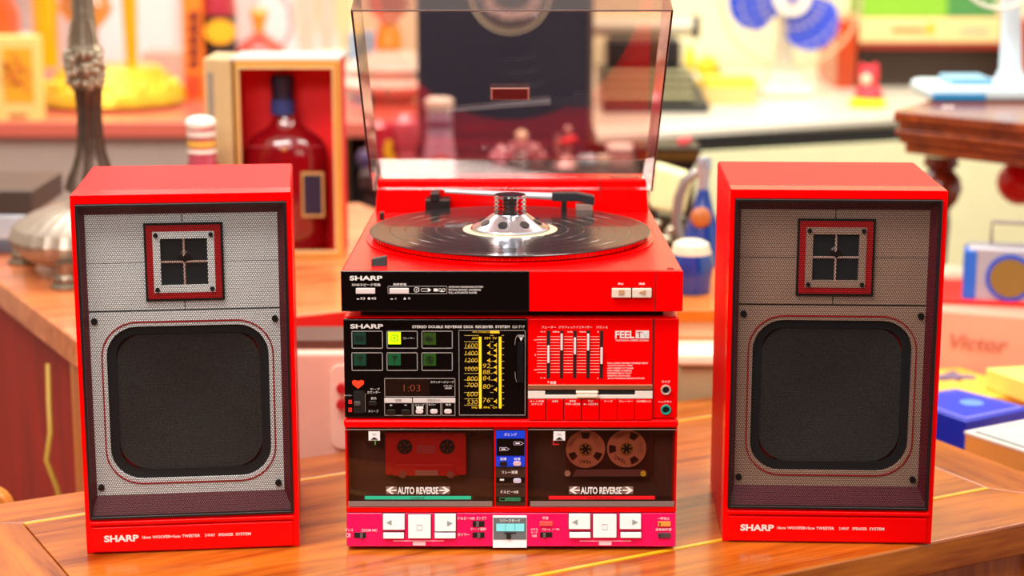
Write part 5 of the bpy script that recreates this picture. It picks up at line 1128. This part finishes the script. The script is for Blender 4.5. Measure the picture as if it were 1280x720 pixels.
m = MB(); c = onz(1192, 472, -.0495); 
for k in range(14): m.cyl((c.x + random.gauss(0, .02), c.y + random.gauss(0, .012), -.0502), (c.x + random.gauss(0, .02), c.y, -.0495), .005, seg=8)
build(m, 'printed_pattern', mat('#7a6080', .5), t, kind='stuff')
t, P_ = flatbox([(1232, 460), (1300, 456), (1400, 472), (1300, 484)], -.02, -.0495, 'pale_yellow_box', mat('#f8e070', .5), 'pale yellow box at the right edge above the blue box')
t, P_ = flatbox([(1120, 496), (1195, 485), (1292, 510), (1208, 527)], -.02, ZL, 'blue_box', mat('#0c28b8', .35, 0, .2), 'deep blue box with framed lid beside the right speaker')
inset(P_, .84, -.02, t, 'frame_line', mat('#a8a8e0', .4)); inset(P_, .80, -.0197, t, 'lid_panel', mat('#1838c8', .35)); 
c = sum(P_, Vector()) / 4; build(MB().lathe([(.016, -.0195), (.016, -.0188)], (c.x + .012, c.y, 0), 24), 'emblem', mat('#6090e0', .4), t)
t, P_ = flatbox([(1206, 542), (1300, 524), (1420, 560), (1330, 582)], -.02, ZL - .0, 'grey_lidded_box', mat('#e8a050', .5), 'orange-sided box with grey lid at the right edge')
inset(P_, 1.01, -.02, t, 'lid_edge', mat('#ece6dc', .4), .003); inset(P_, .9, -.017, t, 'dark_line', mat('#303438', .4)); inset(P_, .86, -.0165, t, 'lid_panel', mat('#b8c0c0', .4))
# ---- gap between the stack and the right speaker
YG = .66
ws = thing('wooden_crate', 'small orange wooden crate under the blue jug', 'crate', (at(862, 430, YG).x, YG, ZL))
build(bx(at(800, 400, YG).x, at(960, 400, YG).x, YG, YG + .3, at(0, 404, YG).z, at(0, 388, YG).z), 'top_board', wood('#c05808', '#e88818', 'X', .35, .3), ws, .002)
build(bx(at(805, 400, YG).x, at(955, 400, YG).x, YG + .01, YG + .29, at(0, 424, YG).z, at(0, 404, YG).z), 'pale_tray', mat('#f4c898', .5), ws); build(bx(at(800, 400, YG).x, at(960, 400, YG).x, YG, YG + .3, at(0, 437, YG).z, at(0, 424, YG).z), 'lower_board', wood('#b85008', '#e08018', 'X', .35, .3), ws, .002)
for u in (795, 950): build(bx(at(u, 400, YG).x, at(u + 8, 400, YG).x, YG + .16, YG + .29, ZL, at(0, 437, YG).z), 'support', LEGW, ws)
cb2 = thing('storage_tub', 'grey-green tub with white lid standing under the wooden crate', 'tub', (at(862, 500, .62).x, .62, ZL))
build(bx(at(846, 500, .60).x, at(915, 500, .60).x, .60, .8, ZL, at(0, 460, .60).z), 'tub', mat('#b8aa80', .5), cb2, .006); build(bx(at(843, 500, .59).x, at(918, 500, .59).x, .59, .81, at(0, 460, .59).z, at(0, 441, .59).z), 'lid', mat('#fff4d8', .4), cb2, .008)
YJ = .78; zj = at(0, 388, YG).z
jg = thing('blue_jug', 'cobalt blue glazed jar with cream lid right of the turntable', 'jar', (at(862, 380, YJ).x, YJ, zj))
COB = mat('#123a8c', .2, 0, .6, .5, 40, name='cobalt_glaze')
build(lat(864, YJ, [(316, 26), (328, 29), (345, 27), (365, 25), (388, 24)], zb=zj), 'body', COB, jg); build(lat(864, YJ, [(300, 14), (304, 22), (316, 26), (326, 25), (334, 20)]), 'lid', mat('#f2e2c4', .4, 0, .2, .15, 60), jg)
jb = thing('blue_flask', 'tall blue and silver flask with brown seal behind the cream-lidded jar', 'bottle', (at(876, 300, .98).x, .98, .10))
z_ = .05
build(lat(878, .98, [(236, 7), (245, 9), (262, 13), (285, 22), (310, 25), (380, 24)]), 'body', COB, jb); build(lat(878, .98, [(196, 8), (204, 10), (212, 9), (224, 7), (238, 7)]), 'neck', mat('#b8c0cc', .2, .6), jb); build(MB().ball(at(876, 272, .955), .016, 1, 16, 1, .5), 'seal', mat('#b86830', .4), jb)
st2 = thing('dark_side_table', 'dark gilt-edged side table right behind the open lid', 'table', (at(850, 200, 1.7).x, 1.7, ZF))
build(bx(at(795, 190, 1.7).x, at(876, 190, 1.7).x, 1.7, 1.81, at(0, 206, 1.7).z, at(0, 184, 1.7).z), 'top', mat('#241408', .4), st2, .003)
build(bx(at(800, 190, 1.7).x, at(874, 190, 1.7).x, 1.698, 1.701, at(0, 200, 1.7).z, at(0, 190, 1.7).z), 'gilt_band', mat('#6a4810', .4, .4, 0, .5, 60), st2)
build(bx(at(800, 190, 1.7).x, at(870, 190, 1.7).x, 1.72, 1.80, ZF, at(0, 206, 1.7).z), 'case', mat('#30180c', .6), st2)
zt3 = at(0, 184, 1.7).z
single(MB().tube([Vector((at(855, 180, 1.75).x, 1.75, zt3)), at(855, 176, 1.75)], .006).tube([at(847, 178, 1.75), at(864, 174, 1.75)], .005), 'red_clip', mat('#f03040', .4), 'small red clip on the dark gilt-edged table', 'clip')
cp = thing('cream_pot', 'cream plastic hopper tilted beside the turntable lid', 'pot', (at(838, 262, 1.1).x, 1.1, .10))
m = MB(); q = [at(u, v, 1.1) for u, v in ((812, 262), (856, 270), (868, 222), (822, 208))]; m.plate([(p.x, p.z) for p in q], 1.1, 1.17); build(m, 'body', mat('#f6eeb0', .4), cp, .008)
m = MB(); q = [at(u, v, 1.13) for u, v in ((822, 268), (858, 272), (862, 330), (826, 330))]; m.plate([(p.x, p.z) for p in q], 1.12, 1.19); m.box(at(826, 330, 1.13).x, at(862, 330, 1.13).x, 1.12, 1.19, ZL, at(0, 328, 1.13).z); build(m, 'mechanism', mat('#4a4030', .3, .6, 0, .5, 50), cp, .004)
m = MB(); 
for k in range(12): m.ball(at(random.uniform(820, 862), random.uniform(276, 330), 1.1), random.uniform(.004, .01), 1, 8)
build(m, 'bolts', mat('#d8d0b8', .2, .8), cp, kind='stuff')
m = MB(); m.tube([at(u, v, 1.06) for u, v in ((872, 214), (856, 226), (848, 248), (845, 275), (850, 305), (862, 325))], .008, 12); build(m, 'curved_handle', mat('#a8a098', .25, .7), cp)
# ---- cream player between the left speaker and the stack
YP = .47; zp1 = at(0, 441, YP).z
pb = thing('cream_player', 'cream player with rounded front plate between left speaker and stereo', 'player', (at(420, 500, YP).x, YP, ZL))
build(bx(at(330, 500, YP).x, at(520, 500, YP).x, YP, YP + .1, ZL, zp1), 'body', mat('#e8b8a4', .45), pb, .006)
m = MB(); a, b_ = at(413, 455, YP), at(520, 560, YP); m.plate(rrect(a.x, b_.x, b_.z, a.z, .012), YP - .006, YP); build(m, 'front_plate', mat('#f2ccb8', .4), pb, .0015)
m = MB(); m.box(at(330, 500, YP).x, at(520, 500, YP).x, YP + .02, YP + .095, zp1 - .001, zp1 + .012); build(m, 'dark_top', mat('#5a3428', .5), pb, .002)
for v in (484, 504): c = at(427, v, YP - .006); build(MB().cyl((c.x, YP - .006, c.z), (c.x, YP - .016, c.z), .006), 'knob', mat('#c01c24', .4), pb)
ps = thing('low_stool', 'low wooden stool hidden under the cream player', 'stool', (at(420, 500, YP).x, YP, ZF)); build(bx(at(320, 500, YP).x, at(540, 500, YP).x, YP + .0, YP + .22, ZL - .03, ZL), 'seat', LEGW, ps)
for a in (325, 525): build(bx(at(a, 500, YP).x, at(a + 8, 500, YP).x, YP + .05, YP + .2, ZF, ZL - .03), 'leg', LEGW, ps)

m = MB(); a, b_ = at(-70, 612, .34), at(22, 790, .34); m.plate(rrect(a.x, b_.x, b_.z, a.z, .03), .34, .365); m.box(a.x + .005, a.x + .02, .34, .365, ZF, b_.z + .02); m.box(b_.x - .035, b_.x - .02, .34, .365, ZF, b_.z + .02)
single(m, 'chair_back', wood('#b86018', '#f0a850', 'X', .35, .3), 'rounded light orange chair back peeping in at the lower left behind the table', 'chair', bevel=.004)
